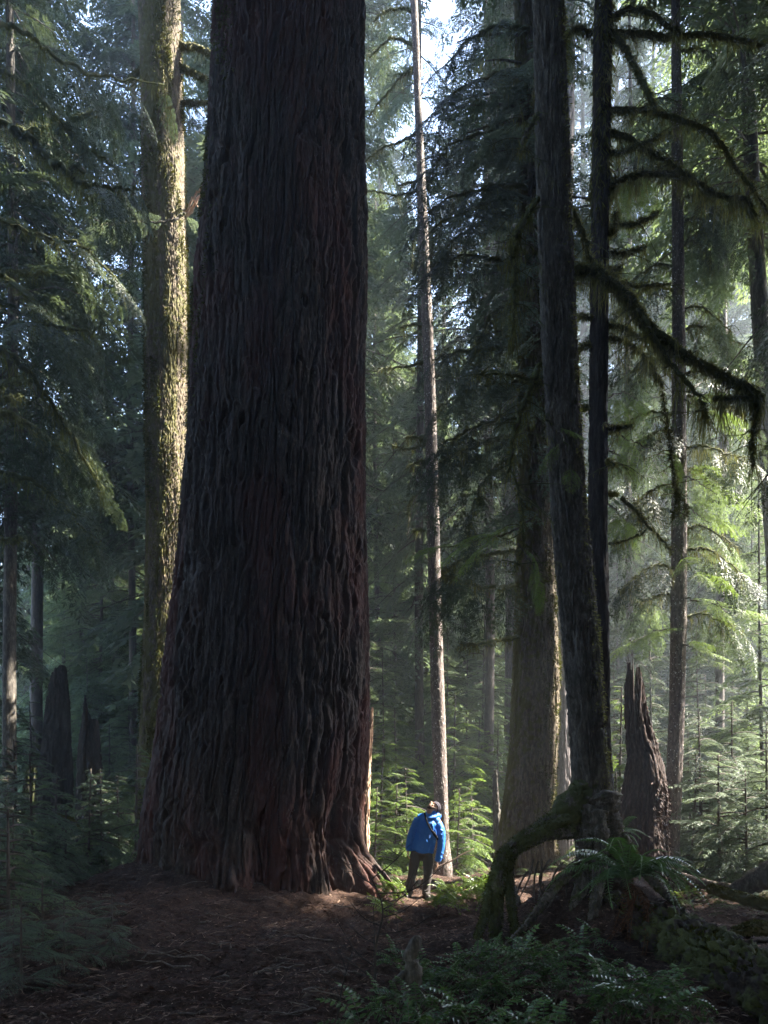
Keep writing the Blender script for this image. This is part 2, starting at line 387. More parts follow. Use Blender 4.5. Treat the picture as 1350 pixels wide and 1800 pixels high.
KINDS['sap_b'] = conifer_meshes(109, 1.6, .08, .95, 22, TPL_NEAR, .015)

def plant_tree(kind, px, Y, label, scale=1.0, rot=None, mat='needle_far', bark='bark_far', name='conifer_tree', cat='tree', group=None, X=None, dz=0.0, zs=1.0):
    x = (px - HX) * Y / F if X is None else X
    cm, tm = KINDS[kind]
    t = thing(name, label, cat, (x, Y, float(hgt(x, Y)) + dz), group)
    t.rotation_euler = (0, 0, random.uniform(0, 6.28) if rot is None else rot); t.scale = (scale, scale, scale * zs)
    for nm, me, mm in (('crown', cm, M[mat]), ('trunk', tm, M[bark])):
        o = bpy.data.objects.new(nm, me); COL.objects.link(o); o.parent = t
        if not me.materials: me.materials.append(mm)
        elif me.materials[0] != mm:
            o.material_slots[0].link = 'OBJECT'; o.material_slots[0].material = mm
    return t
random.seed(5)

# ------------------------------------------------------------------ trunks built from measured silhouettes
def trunk_arrays(rows, Y, nu, dv, K=40, kv=.6, amp=.02, amp2=.006, lump=.02, seed=1, flare=None, zmin=-.5, ztop=None, mossf=None, dv_top=None, yoff=None, wav=1.0, plate=.17):
    """rows: (photo row, left px, right px) from top to bottom; returns mesh with furrowed bark; centre plane at depth Y"""
    rows = sorted(rows, key=lambda a: -a[0])
    z = np.array([EYE + (HY - a[0]) * Y / F for a in rows]); cx = np.array([((a[1] + a[2]) / 2 - HX) * Y / F for a in rows]); rr = np.array([(a[2] - a[1]) / 2 * Y / F for a in rows])
    zt = z[-1] if ztop is None else ztop
    zs = np.arange(zmin, z[-1], dv)
    if zt > z[-1]: zs = np.concatenate([zs, np.linspace(z[-1], zt, max(3, int((zt - z[-1]) / (dv_top or .4))))])
    else: zs = np.append(zs, z[-1])
    # smooth interpolation, extrapolated with the slope of the last stretch
    def interp(v):
        o = np.interp(zs, z, v)
        sl = (v[-1] - v[-2]) / (z[-1] - z[-2]); o = np.where(zs > z[-1], v[-1] + sl * (zs - z[-1]), o)
        if len(z) > 3:
            k = max(3, int(.5 / dv)); kk = np.hanning(k + 2)[1:-1]; kk /= kk.sum()
            pad = np.concatenate([np.full(k // 2, o[0]), o, np.full(k - 1 - k // 2, o[-1])]); o = np.convolve(pad, kk, 'valid')
        return o
    C = interp(cx); R = np.maximum(interp(rr), .03)
    u = np.linspace(0, 1, nu, endpoint=False)[None, :]; v = zs[:, None]
    U = u + 0 * v; Vv = v + 0 * u
    th = 2 * np.pi * u
    w = wav * (vn(U * 6, Vv * .35, seed + 5, 6) - .5) * 1.4 + (vn(U * 24, Vv * 1.6, seed + 6, 24) - .5) * .45
    a1 = vn(U * K + w, Vv * kv, seed) if False else vn((U * K + w) % K, Vv * kv, seed, K)
    a2 = vn((U * K * 2 + 1.5 * w) % (2 * K), Vv * kv * 2.2 + 7, seed + 1, 2 * K)
    fur = np.minimum(sstep(np.abs(a1 - .5), 0, plate), .35 + .65 * sstep(np.abs(a2 - .5), 0, .13))
    brk = vn(U * K * 1.0 + 3, Vv * kv * 3.2, seed + 11, K); fur = fur * (1 - .28 * (1 - sstep(np.abs(brk - .5), 0, .05)))
    fine = vn(U * K * 5, Vv * kv * 12, seed + 2, K * 5) - .5 + .7 * (vn(U * K * 9 , Vv * kv * 40, seed + 8, K * 9) - .5)
    big = (vn(U * 7, Vv * .25, seed + 3, 7) - .5) + .5 * (vn(U * 15, Vv * .7, seed + 4, 15) - .5)
    Rad = R[:, None] + lump * big * 2 + amp * (fur - .75) + amp2 * 2 * fine
    if flare is not None: Rad = Rad + flare(th, v)
    X = C[:, None] + Rad * np.sin(th); Yy = Y - Rad * np.cos(th)
    if yoff is not None: Yy = Yy + yoff(v)
    Vt = np.stack([X, Yy, v + 0 * X], -1)
    n = len(zs); i = np.arange(n - 1)[:, None] * nu; j = np.arange(nu)[None, :]; j2 = (j + 1) % nu
    Q = np.stack([i + j, i + j2, i + nu + j2, i + nu + j], -1).reshape(-1, 4)
    mo = np.zeros_like(X) if mossf is None else mossf(th + 0 * v, v + 0 * th, fur)
    return Vt, Q, mo, (zs, C, R)
def trunk_obj(name, mat, parent, Vt, Q, mo):
    return link(name, mesh_arrays(name, Vt.reshape(-1, 3), Q, smooth=True, moss=mo.ravel()), mat, parent)

def tufts(mb, Vt, idx, n, L, Wd, seed, out=.7, down=.5):
    """short moss blades growing from a trunk grid; idx = probability per vertex"""
    r = np.random.default_rng(seed); p = idx.ravel(); p = p / p.sum()
    k = r.choice(len(p), n, p=p); B = Vt.reshape(-1, 3)[k] + r.normal(0, .008, (n, 3))
    nu = Vt.shape[1]; cxy = Vt.mean(1)[k // nu]
    d = B - cxy; d[:, 2] = 0; d /= np.linalg.norm(d, axis=1)[:, None] + 1e-9
    d = d * out + r.normal(0, .35, (n, 3)); d[:, 2] -= down; d /= np.linalg.norm(d, axis=1)[:, None]
    s = np.cross(d, r.normal(0, 1, (n, 3))); s /= np.linalg.norm(s, axis=1)[:, None]
    mb.quads(kite(B, d, s, L * r.uniform(.5, 1.4, n), Wd * r.uniform(.6, 1.3, n)), r.uniform(0, 1, n))
def hang(mb, pts, n, L, Wd, seed, rad=.03, spreadx=.04, frac=None):
    """hanging strands of moss below a limb"""
    r = np.random.default_rng(seed); pts = np.asarray(pts); m = len(pts)
    cl = vn(np.arange(400) * .23, np.full(400, seed * 1.3), seed); 
    u = r.random(n); u = u[np.argsort(r.random(n))]
    c = cl[(u * 399).astype(int)]; keep = r.random(n) < c ** 1.3 * 1.5; u = u[keep]; c = c[keep]; n = len(u)
    if n == 0: return
    f = u * (m - 1); i = np.minimum(f.astype(int), m - 2); w = (f - i)[:, None]
    rad = np.broadcast_to(np.asarray(rad, float), (m,)); rr = rad[i]
    B = pts[i] * (1 - w) + pts[i + 1] * w + r.normal(0, 1, (n, 3)) * np.array([spreadx, spreadx, .01]); B[:, 2] -= rr * .4
    ll = L * (c ** 2.4 * 2.2) * r.uniform(.2, 1.2, n) + .03
    d = np.stack([r.normal(0, .2, n), r.normal(0, .2, n), -np.ones(n)], -1); d /= np.linalg.norm(d, axis=1)[:, None]
    s = r.normal(0, 1, (n, 3)); s[:, 2] = 0; s /= np.linalg.norm(s, axis=1)[:, None]
    mb.quads(kite(B, d, s, ll, Wd * r.uniform(.6, 1.5, n)), r.uniform(0, 1, n))
def fuzz(mb, pts, rad, n, L, Wd, seed, upbias=0.0):
    r = np.random.default_rng(seed); pts = np.asarray(pts); m = len(pts); rad = np.broadcast_to(np.asarray(rad, float), (m,))
    f = r.random(n) * (m - 1); i = np.minimum(f.astype(int), m - 2); w = (f - i)
    B = pts[i] * (1 - w)[:, None] + pts[i + 1] * w[:, None]; R = rad[i] * (1 - w) + rad[i + 1] * w
    tan = pts[i + 1] - pts[i]; tan /= np.linalg.norm(tan, axis=1)[:, None] + 1e-9
    o = r.normal(0, 1, (n, 3)); o[:, 2] += upbias; o -= tan * (o * tan).sum(1)[:, None]; o /= np.linalg.norm(o, axis=1)[:, None]
    B = B + o * (R * .9)[:, None]; d = o + r.normal(0, .4, (n, 3)); d[:, 2] -= .35; d /= np.linalg.norm(d, axis=1)[:, None]
    s = np.cross(d, r.normal(0, 1, (n, 3))); s /= np.linalg.norm(s, axis=1)[:, None]
    mb.quads(kite(B, d, s, L * r.uniform(.5, 1.4, n), Wd * r.uniform(.6, 1.3, n)), r.uniform(0, 1, n))
def limb(parent, pix, Y0, Y1, r0, r1, bark, seed, moss=0.0, hangL=0.0, hangN=0, n=26, name='limb', jag=.012, hw=.008, mossmat='moss_hang', fz=None, leaf=None):
    """a limb through photo points (px,py); depth runs from Y0 to Y1; moss coat and hanging moss are its sub-parts"""
    m = len(pix); Ys = np.linspace(Y0, Y1, m)
    pts = smooth_path([P(a, b, y) for (a, b), y in zip(pix, Ys)], n); r = np.random.default_rng(seed)
    pts[1:] += r.normal(0, 1, (n - 1, 3)) * jag
    rad = np.linspace(r0, r1, n) * (1 + .18 * (vn(np.arange(n) * .6, np.full(n, seed), seed) - .5))
    b = MB(); b.tube(pts, rad, 10, rough=.15, seed=seed); g = MB()
    if hangN >= 120:      # side twigs, some of them dead and bare, some draped
        q = np.random.default_rng(seed + 77); Lt = float(np.linalg.norm(pts[-1] - pts[0]))
        for _ in range(int(4 + Lt * 7)):
            k = q.integers(3, n - 1); l = q.uniform(.12, .55); az = q.uniform(0, 6.28); d = np.array([math.cos(az), math.sin(az) * .7, q.uniform(-.7, .35)]); d /= np.linalg.norm(d)
            tw = smooth_path([pts[k], pts[k] + d * l * .45 + [0, 0, q.normal(0, .03)], pts[k] + d * l + [q.normal(0, .05), 0, -l * q.uniform(.0, .5)]], 7)
            b.tube(tw, np.linspace(.009, .003, 7), 4, cap=False)
            if q.random() < .55: hang(g, tw, 40, hangL * .6, hw, int(seed + _), .006, .008)
            for m_ in range(q.integers(0, 4)):
                s0 = tw[q.integers(2, 6)]; d2 = d + q.normal(0, .7, 3); d2[2] -= .2; d2 /= np.linalg.norm(d2); b.tube([s0, s0 + d2 * l * .2, s0 + d2 * l * .35 - [0, 0, .02]], [.004, .003, .002], 3, cap=False)
    me = b.mesh(name, True)
    a = me.attributes.new('moss', 'FLOAT', 'POINT'); a.data.foreach_set('value', np.full(len(me.vertices), moss, dtype=np.float32))
    lo = link(name, me, M[bark], parent)
    if fz: fuzz(g, pts, rad, fz, .05, .009, seed + 3)
    if hangN: hang(g, pts, hangN, hangL, hw, seed + 1, rad, r0 * .5)
    if g.V:
        mo = g.obj('hanging_moss', M[mossmat], None); mo.parent = lo
    if leaf:
        cr = MB(); rr = np.random.default_rng(seed + 9)
        for (u, L, azoff, pitch) in leaf['b']:
            k = int(u * (n - 1)); az = math.atan2(*(pts[min(k + 1, n - 1)] - pts[max(k - 1, 0)])[[1, 0]]) + azoff
            place_bough(cr, leaf.get('t', TPL_NEAR)[rr.integers(3)], pts[k], az, L, pitch, rr.normal(0, .25), leaf.get('ts', 0))
        fo = cr.obj('foliage', M[leaf.get('m', 'needle')], None); fo.parent = lo
    return pts, lo

# ---- the giant
def build_giant():
    Y = 13.0
    rows = [(0, 380, 643), (250, 372, 643), (500, 350, 645), (650, 344, 642), (800, 338, 640), (950, 326, 643), (1100, 306, 647), (1200, 296, 648), (1300, 284, 646), (1400, 266, 640), (1450, 257, 640), (1500, 252, 644), (1545, 248, 650), (1600, 240, 656)]
    def flare(th, v):
        k = sstep(-v, -2.0, .2)
        lobes = .55 * np.maximum(0, np.cos(th - 1.35)) ** 10 * sstep(-v, -1.15, -.1) + .12 * np.cos(5 * th + .8) * k + .08 * np.cos(11 * th) * k + .10 * np.maximum(0, np.cos(3 * th + 2.2)) ** 2 * k
        ends = -.34 * np.exp(-((th - .93) / .10) ** 2) * sstep(-v, -2.6, -.6)       # the dark seam on the right of the foot
        seam = -.20 * np.exp(-((th - .22 - .05 * np.sin(v * 1.2)) / .10) ** 2) * sstep(-v, -4.5, -.5)
        return lobes + ends + seam - .13 * k * np.maximum(0, -np.sin(th))- .05 * k - .025
    def mossf(th, v, fur):
        left = sstep(-np.sin(th), .1, .95)
        return .28 * left * sstep(v, 4, 12) + .05 + .12 * (fur > .9) * np.maximum(0, .3)
    Vt, Q, mo, inf = trunk_arrays(rows, Y, 1000, .030, K=60, kv=.42, amp=.14, amp2=.024, lump=.05, seed=21, wav=.4, plate=.10, flare=flare, zmin=-.3, ztop=26, mossf=mossf, dv_top=.3)
    t = thing('giant_conifer', 'enormous dark furrowed trunk towering left of centre beside the person in blue', 'tree', (-2.4, Y, 0))
    trunk_obj('trunk', M['bark_giant'], t, Vt, Q, mo)
    g = MB()
    th = np.linspace(0, 2 * np.pi, 1000, endpoint=False)[None, :]
    w = sstep(-np.sin(th), .45, 1) * np.where(np.cos(th) > -.2, 1, 0) * sstep(Vt[:, :, 2], 6.5, 12) * (vn(th * 8, Vt[:, :, 2] * 1.1, 77) > .55) + 1e-7
    tufts(g, Vt, w, 9000, .07, .02, 5, .5, .6)
    g.obj('moss', M['moss'], t)
    b = MB()          # flakes of grey bark standing off the plates
    r = np.random.default_rng(31); n = 5200
    ii = r.integers(0, Vt.shape[0] - 60, n); jj = r.integers(0, 1000, n); B = Vt[ii, jj]
    tt = 2 * np.pi * jj / 1000; side = np.stack([np.cos(tt), np.sin(tt), np.zeros(n)], -1); nrm = np.stack([np.sin(tt), -np.cos(tt), np.zeros(n)], -1)
    d = nrm * .16 + side * r.normal(0, .12, n)[:, None]; d[:, 2] = r.choice([-1, 1], n); d /= np.linalg.norm(d, axis=1)[:, None]
    b.quads(kite(B + nrm * .01, d, side, r.uniform(.06, .26, n), r.uniform(.012, .04, n)), r.uniform(0, 1, n))
    b.obj('bark_flakes', M['bark_giant'], t)
build_giant()

# ---- mossy trunk, lit from the right
def simple_tree(label, name, rows, Y, mat, nu=260, dv=.03, cat='tree', **k):
    Vt, Q, mo, inf = trunk_arrays(rows, Y, nu, dv, **k)
    x = inf[1][0]; t = thing(name, label, cat, (float(x), Y, 0))
    trunk_obj('trunk', M[mat], t, Vt, Q, mo)
    return t, Vt, inf
t_mossy, Vt, inf = simple_tree('thick upright trunk with golden moss and sunlit right side, behind the giant trunk', 'mossy_conifer',
    [(0, 245, 316), (120, 250, 318), (300, 252, 322), (400, 254, 324), (412, 256, 325), (500, 256, 327), (700, 258, 329), (900, 257, 330), (1050, 255, 325), (1200, 250, 318), (1330, 246, 316), (1450, 236, 318), (1520, 226, 330)], 17.0, 'bark_mossy',
    nu=420, dv=.03, K=30, kv=1.9, amp=.024, amp2=.016, lump=.035, seed=41, ztop=28, zmin=0,
    mossf=lambda th, v, fur: .44 + .14 * np.cos(th) + .45 * (vn(th * 3, v * .7, 9) - .5))
g = MB(); w = (vn(np.linspace(0, 50, 420)[None, :], Vt[:, :, 2] * 2.0, 78) ** 3) * (vn(np.linspace(0, 12, 420)[None, :] + 3, Vt[:, :, 2] * .6, 79) > .42) + 1e-5
tufts(g, Vt, w, 26000, .075, .026, 6, .9, .5); g.obj('moss', M['moss'], t_mossy)
for k, (pix, r0, sd) in enumerate([([(318, 82), (345, 84), (378, 96)], .09, 51), ([(316, 118), (340, 130), (362, 138)], .085, 52), ([(322, 182), (345, 180), (378, 184)], .06, 53), ([(258, 118), (240, 128), (228, 140)], .06, 54)]):
    limb(t_mossy, pix, 17, 16.8, r0, r0 * .5, 'bark_mossy', sd, .9, .35, 140, fz=900, mossmat='moss')
limb(t_mossy, [(326, 378), (345, 340), (372, 312)], 17, 16.6, .035, .015, 'pale_wood', 55, 0)
limb(t_mossy, [(327, 385), (352, 345), (384, 318), (395, 290)], 17.1, 16.9, .04, .015, 'pale_wood', 56, 0)
limb(t_mossy, [(340, 352), (352, 372), (356, 395)], 17, 17, .02, .01, 'pale_wood', 57, 0)
limb(t_mossy, [(258, 398), (235, 388), (190, 395), (150, 380)], 16.6, 15.6, .035, .01, 'bark_dark', 58, .5, .2, 80, leaf=dict(b=[(.2, 1.0, .4, -.2), (.5, 1.1, -.4, -.1), (.8, 1.0, .3, -.2)], m='needle_far', t=TPL_MID))
limb(t_mossy, [(325, 375), (300, 388), (262, 392), (238, 385)], 16.3, 15.9, .03, .01, 'bark_dark', 59, .4, .12, 60, leaf=dict(b=[(.1, .9, 2.6, -.15), (.4, 1.0, .3, -.1), (.7, .9, -.3, -.1)], m='needle_far', t=TPL_MID))

# ---- slim speckled pole behind the person
t_pole, Vt, inf = simple_tree('slender tall straight trunk with white lichen flecks right behind the person', 'slender_conifer',
    [(0, 722, 734), (200, 729, 742), (400, 736, 752), (600, 743, 762), (700, 746, 766), (900, 750, 772), (1100, 754, 777), (1300, 760, 784), (1430, 764, 788), (1480, 764, 790), (1530, 760, 796)], 18.0, 'bark_pole',
    nu=110, dv=.03, K=14, kv=3, amp=.006, amp2=.004, lump=.008, seed=61, ztop=24, zmin=-.2)
r = np.random.default_rng(62); n = 2600; ii = r.integers(0, Vt.shape[0] - 30, n); jj = r.integers(0, 110, n)
tt = 2 * np.pi * jj / 110; nrm = np.stack([np.sin(tt), -np.cos(tt), np.zeros(n)], -1); side = np.stack([np.cos(tt), np.sin(tt), np.zeros(n)], -1)
g = MB(); d = nrm * .5 + side * r.normal(0, .3, n)[:, None]; d[:, 2] = r.choice([-1, 1], n) * .8; d /= np.linalg.norm(d, axis=1)[:, None]
g.quads(kite(Vt[ii, jj] + nrm * .002, d, side, r.uniform(.015, .045, n), r.uniform(.012, .03, n)), r.uniform(.6, 1, n))
M['lichen'] = plain('lichen_fleck', (0.45, 0.44, 0.40), .9, .3, 30)
g.obj('lichen_flakes', M['lichen'], t_pole)
for pix, r0, sd, hl in [([(724, 18), (700, 16), (675, 22), (655, 40)], .04, 63, .3), ([(728, 80), (700, 68), (680, 72), (650, 100)], .04, 64, .35), ([(728, 120), (705, 135), (680, 165), (648, 205)], .04, 65, .35),
                        ([(732, 235), (700, 250), (670, 262), (640, 285)], .035, 66, .3), ([(734, 318), (715, 322), (700, 326)], .035, 67, .15), ([(735, 335), (700, 343), (670, 338), (645, 335)], .03, 68, .25),
                        ([(748, 775), (728, 768), (712, 770)], .05, 69, .2), ([(748, 782), (715, 790), (690, 782)], .04, 70, .15), ([(748, 810), (735, 812), (722, 818)], .035, 71, .25),
                        ([(742, 570), (725, 570), (705, 576)], .045, 72, .25), ([(748, 932), (735, 930), (726, 934)], .03, 73, .12), ([(745, 636), (710, 645), (665, 648)], .04, 74, .3), ([(738, 395), (728, 420), (724, 470)], .025, 75, .2)]:
    limb(t_pole, pix, 18.0, 18.2, r0, r0 * .45, 'bark_dark', sd, .75, hl, 160, fz=260, mossmat='moss')
limb(t_pole, [(748, 830), (735, 865), (722, 900), (716, 945)], 17.9, 17.7, .012, .008, 'stick', 76, .3, .25, 60)
limb(t_pole, [(745, 855), (722, 880), (716, 905)], 17.9, 17.7, .02, .03, 'bark_dark', 77, .9, .28, 260, fz=300)
limb(t_pole, [(716, 880), (700, 885), (682, 888)], 17.9, 17.7, .012, .006, 'bark_dark', 78, .6, .12, 60)

# ---- cedar, mid trunk and the trunk behind it
t_cedar, Vt, inf = simple_tree('broad grey fluted trunk, pale and hazy, behind the roots tree', 'cedar_tree',
    [(0, 852, 932), (300, 860, 922), (600, 872, 930), (900, 886, 945), (1100, 890, 952), (1300, 888, 956), (1460, 880, 966)], 24.0, 'bark_cedar',
    nu=240, dv=.06, K=22, kv=.35, amp=.09, amp2=.01, lump=.05, seed=81, ztop=40, zmin=0)
def mf(th, v, fur): return .40 - .25 * np.sin(th) + .25 * (vn(th * 3, v * 1.2, 12) - .5)
t_mid, Vt, inf = simple_tree('stout mossy trunk with sunlit right edge behind the arching roots', 'stout_conifer',
    [(0, 905, 950), (500, 912, 958), (800, 914, 966), (900, 913, 969), (1050, 908, 976), (1200, 901, 981), (1300, 896, 978), (1400, 886, 974), (1470, 876, 976), (1540, 866, 985)], 16.0, 'bark_mossy',
    nu=300, dv=.03, K=26, kv=1.4, amp=.045, amp2=.014, lump=.03, seed=91, ztop=26, zmin=0, mossf=mf)
g = MB(); w = (vn(np.linspace(0, 40, 300)[None, :], Vt[:, :, 2] * 2.5, 98) ** 3) * sstep(np.cos(np.linspace(0, 2 * np.pi, 300) - .9)[None, :], .3, 1) + 1e-5
tufts(g, Vt, w, 9000, .07, .022, 16, .9, .5); g.obj('moss', M['moss'], t_mid)
g = MB(); r = np.random.default_rng(92)
for k in range(112):
    z = r.uniform(8.6, 25); az = r.choice([r.normal(math.pi * 1.2, .33), r.normal(-1.3, .6), r.normal(-.35, .3)], p=[.58, .22, .2]); L = r.uniform(1.4, 2.5)
    place_bough(g, TPL_MID[r.integers(4)], (3.47 + .0 * z, 16, z), az, L, r.uniform(-.6, -.05), r.normal(0, .25), r.uniform(-.25, .1))
    if k % 3 == 0:
        d = np.array([math.cos(az), math.sin(az), -.25]); t = np.linspace(0, .9, 7)[:, None]; lp = np.array([3.47, 16, z]) + d * L * t + np.array([0, 0, 1.0]) * (.1 * t - .3 * t * t) * L
        b = MB(); b.tube(lp, np.linspace(.04, .012, 7), 6); lo = b.obj('limb', M['bark_dark'], t_mid); h = MB(); hang(h, smooth_path(lp, 20), 160, .3, .014, 900 + k, .03, .03); 
        if h.V: ho = h.obj('hanging_moss', M['moss_hang'], None); ho.parent = lo
g.obj('crown', M['needle_far'], t_mid)
for k, (pix, r0, hl) in enumerate([([(925, 668), (880, 672), (833, 683), (800, 697), (767, 722)], .05, .45), ([(925, 722), (883, 733), (840, 750), (800, 767), (768, 788)], .05, .4), ([(925, 762), (883, 770), (847, 780), (813, 793), (772, 815)], .055, .45),
        ([(930, 610), (885, 612), (847, 615), (807, 618), (760, 634)], .05, .5), ([(920, 965), (877, 972), (833, 980), (800, 990), (778, 1006)], .05, .3), ([(915, 1028), (887, 1030), (847, 1033), (813, 1023), (780, 1008)], .05, .3), ([(910, 1120), (893, 1123), (867, 1127), (833, 1133), (807, 1130)], .05, .2),
        ([(925, 330), (870, 326), (845, 334), (799, 345), (753, 370)], .05, .45), ([(925, 348), (880, 350), (848, 358), (814, 372), (757, 403)], .05, .45), ([(925, 378), (880, 376), (851, 388), (790, 428), (756, 455)], .05, .5), ([(925, 470), (878, 459), (814, 450), (756, 470)], .045, .5),
        ([(928, 520), (890, 530), (860, 560), (838, 610), (826, 680)], .045, .5), ([(925, 800), (880, 815), (850, 850), (830, 900), (822, 960)], .04, .45), ([(930, 240), (870, 232), (800, 250), (760, 290)], .045, .45), ([(930, 140), (880, 130), (820, 150), (770, 190)], .045, .45), ([(930, 50), (870, 48), (820, 75), (780, 120)], .045, .4)]):
    limb(t_mid, pix, 15.7, 14.2 - .3 * (k % 3), r0, r0 * .3, 'bark_dark', 820 + k, .8, hl, 420, n=28, fz=500, jag=.02, leaf=dict(b=[(u, 1.0 + .3 * (k % 3), a, p) for u, a, p in ((.3, .8, -.7), (.45, -.8, -.9), (.6, .7, -.8), (.75, -.6, -1.0), (.88, .5, -.8), (.98, 0, -.9))], m='needle', t=TPL_MID) if k not in (6,) else None)
t_b, Vt, inf = simple_tree('narrow grey trunk showing between the stout mossy trunk and the roots tree', 'slim_conifer',
    [(0, 985, 1010), (800, 975, 1004), (1200, 972, 1003), (1400, 968, 1008), (1470, 964, 1014)], 20.8, 'bark_cedar',
    nu=140, dv=.05, K=20, kv=1.0, amp=.03, amp2=.01, lump=.02, seed=95, ztop=30, zmin=0)

# ---- the tree on roots
def build_roots_tree():
    Y = 9.0
    rows = [(0, 938, 990), (200, 941, 997), (400, 946, 1004), (600, 952, 1012), (800, 963, 1023), (900, 968, 1030), (1000, 976, 1040), (1100, 985, 1048), (1200, 994, 1056), (1300, 1003, 1063), (1370, 1006, 1070), (1430, 1010, 1081), (1480, 1018, 1092), (1530, 1022, 1100)]
    def fl(th, v): return .035 * np.cos(4 * th + .6) * sstep(-v, -2.6, -.8) + .02 * np.cos(7 * th) * sstep(-v, -2.2, -.8)
    Vt, Q, mo, inf = trunk_arrays(rows, Y, 300, .02, K=24, kv=2.4, amp=.028, amp2=.010, lump=.018, seed=111, ztop=15, zmin=.55, flare=fl,
        mossf=lambda th, v, fur: .25 + .12 * np.sin(th) + .2 * sstep(-v, -2.2, -1.2))
    t = thing('stilt_root_conifer', 'dark trunk standing on arching roots over a mound, right of centre', 'tree', (2.7, Y, .7))
    trunk_obj('trunk', M['bark_dark'], t, Vt, Q, mo)
    g = MB(); tufts(g, Vt, (vn(np.linspace(0, 30, 300)[None, :], Vt[:, :, 2] * 3, 118) ** 3) * sstep(np.sin(np.linspace(0, 2 * np.pi, 300))[None, :], -.2, 1) + 1e-5, 5000, .05, .012, 17, .8, .5)
    g.obj('moss', M['moss_hang'], t)
    def root(pix, ys, rs, sd, moss=.3, fz=500):
        pts = smooth_path([P(a, b, y) for (a, b), y in zip(pix, ys)], 40)
        rad = np.interp(np.linspace(0, 1, 40), np.linspace(0, 1, len(rs)), rs) * (1 + .22 * (vn(np.arange(40) * .5, np.full(40, sd), sd) - .5))
        b = MB(); b.tube(smooth_path(pts, 120), np.interp(np.linspace(0, 39, 120), np.arange(40), rad) * (1 + .16 * (vn(np.arange(120) * .35, np.full(120, sd), sd + 7) - .5)), 30, rough=.17, seed=sd); me = b.mesh('root', True)
        a = me.attributes.new('moss', 'FLOAT', 'POINT'); a.data.foreach_set('value', np.full(len(me.vertices), moss, dtype=np.float32))
        o = link('root', me, M['bark_dark'], t)
        if fz:
            g = MB(); fuzz(g, pts, rad, fz, .035, .009, sd + 2, .6); mo = g.obj('moss', M['moss'], None); mo.parent = o
    root([(1035, 1375), (1008, 1412), (965, 1450), (920, 1478), (886, 1505), (874, 1550), (872, 1610), (868, 1670)], [9, 8.8, 8.6, 8.4, 8.2, 8.1, 8.1, 8.1], [.19, .17, .125, .10, .088, .082, .078, .06], 121, .62, 6500)
    root([(1010, 1435), (975, 1452), (935, 1474), (903, 1496), (892, 1535), (898, 1590), (906, 1640)], [8.7, 8.5, 8.35, 8.25, 8.2, 8.15, 8.0], [.12, .095, .075, .062, .055, .05, .035], 128, .7, 2600)
    root([(880, 1512), (862, 1560), (852, 1610), (838, 1650)], [8.2, 8.1, 8.0, 7.9], [.06, .052, .045, .03], 129, .7, 1500)
    root([(1020, 1452), (990, 1464), (960, 1468), (925, 1484), (900, 1500)], [8.75, 8.5, 8.4, 8.35, 8.3], [.11, .08, .062, .06, .05], 122, .5, 1500)
    root([(1030, 1420), (1032, 1480), (1028, 1530), (1012, 1590), (985, 1650)], [8.75, 8.6, 8.45, 8.2, 7.9], [.14, .12, .10, .07, .04], 123, .4, 900)
    root([(1060, 1400), (1075, 1470), (1088, 1530), (1110, 1590)], [8.8, 8.7, 8.5, 8.3], [.19, .15, .12, .08], 124, .35, 700)
    root([(1050, 1430), (1056, 1490), (1052, 1550), (1040, 1620), (1018, 1690)], [8.6, 8.45, 8.2, 7.8, 7.4], [.12, .09, .075, .055, .03], 125, .3, 600)
    root([(905, 1490), (897, 1520), (900, 1560), (912, 1590)], [8.6, 8.7, 8.8, 8.8], [.06, .05, .045, .035], 126, .3, 200)
    root([(1040, 1500), (1000, 1535), (960, 1580), (930, 1620), (890, 1660)], [8.5, 8.3, 8.0, 7.8, 7.5], [.07, .06, .05, .04, .02], 127, .4, 500)
    root([(1085, 1470), (1120, 1515), (1160, 1560), (1200, 1600)], [8.7, 8.5, 8.3, 8.1], [.10, .08, .06, .035], 131, .5, 700)
    for k in range(9):
        x = 925 + 9 * k + random.uniform(-4, 4); y = random.uniform(1510, 1540)
        root([(x, y), (x - random.uniform(-5, 20), y + 30), (x - random.uniform(0, 30), y + random.uniform(50, 90))], [8.5, 8.4, 8.3], [.012, .010, .006], 130 + k, 0, 0)
    return t
t_root = build_roots_tree()
# limbs of the tree on roots: the great mossy limb sweeping right, and draped ones
limb(t_root, [(1000, 474), (1050, 482), (1100, 520), (1140, 572), (1200, 622), (1270, 662), (1325, 692), (1334, 705)], 9, 8.6, .068, .04, 'bark_dark', 141, .9, .34, 2600, n=50, fz=9000, mossmat='moss_hang')
limb(t_root, [(1130, 560), (1180, 640), (1230, 700), (1245, 735)], 8.8, 8.7, .035, .02, 'bark_dark', 142, .9, .45, 500, fz=700)
limb(t_root, [(1255, 700), (1290, 700), (1330, 705), (1322, 760), (1325, 820)], 8.7, 8.5, .03, .012, 'bark_dark', 143, .9, .36, 900, n=34, fz=1600)
limb(t_root, [(1005, 368), (1028, 420), (1042, 460), (1080, 487), (1125, 502), (1180, 498)], 9.1, 9.4, .04, .015, 'bark_dark', 144, .9, .22, 500, fz=1500)
limb(t_root, [(945, 200), (925, 235), (918, 262), (912, 268)], 8.9, 8.4, .03, .012, 'bark_dark', 145, .6, .2, 160, fz=200)
limb(t_root, [(946, 350), (915, 400), (900, 440), (903, 520), (898, 600)], 8.9, 8.5, .035, .02, 'bark_dark', 146, .9, .35, 900, fz=900)
limb(t_root, [(950, 640), (930, 690), (912, 730), (900, 780), (893, 830)], 8.9, 8.5, .035, .02, 'bark_dark', 147, .7, .32, 500, fz=600)
limb(t_root, [(952, 680), (915, 664), (870, 656), (835, 662)], 8.9, 8.6, .022, .008, 'bark_dark', 148, .7, .08, 120, fz=300)
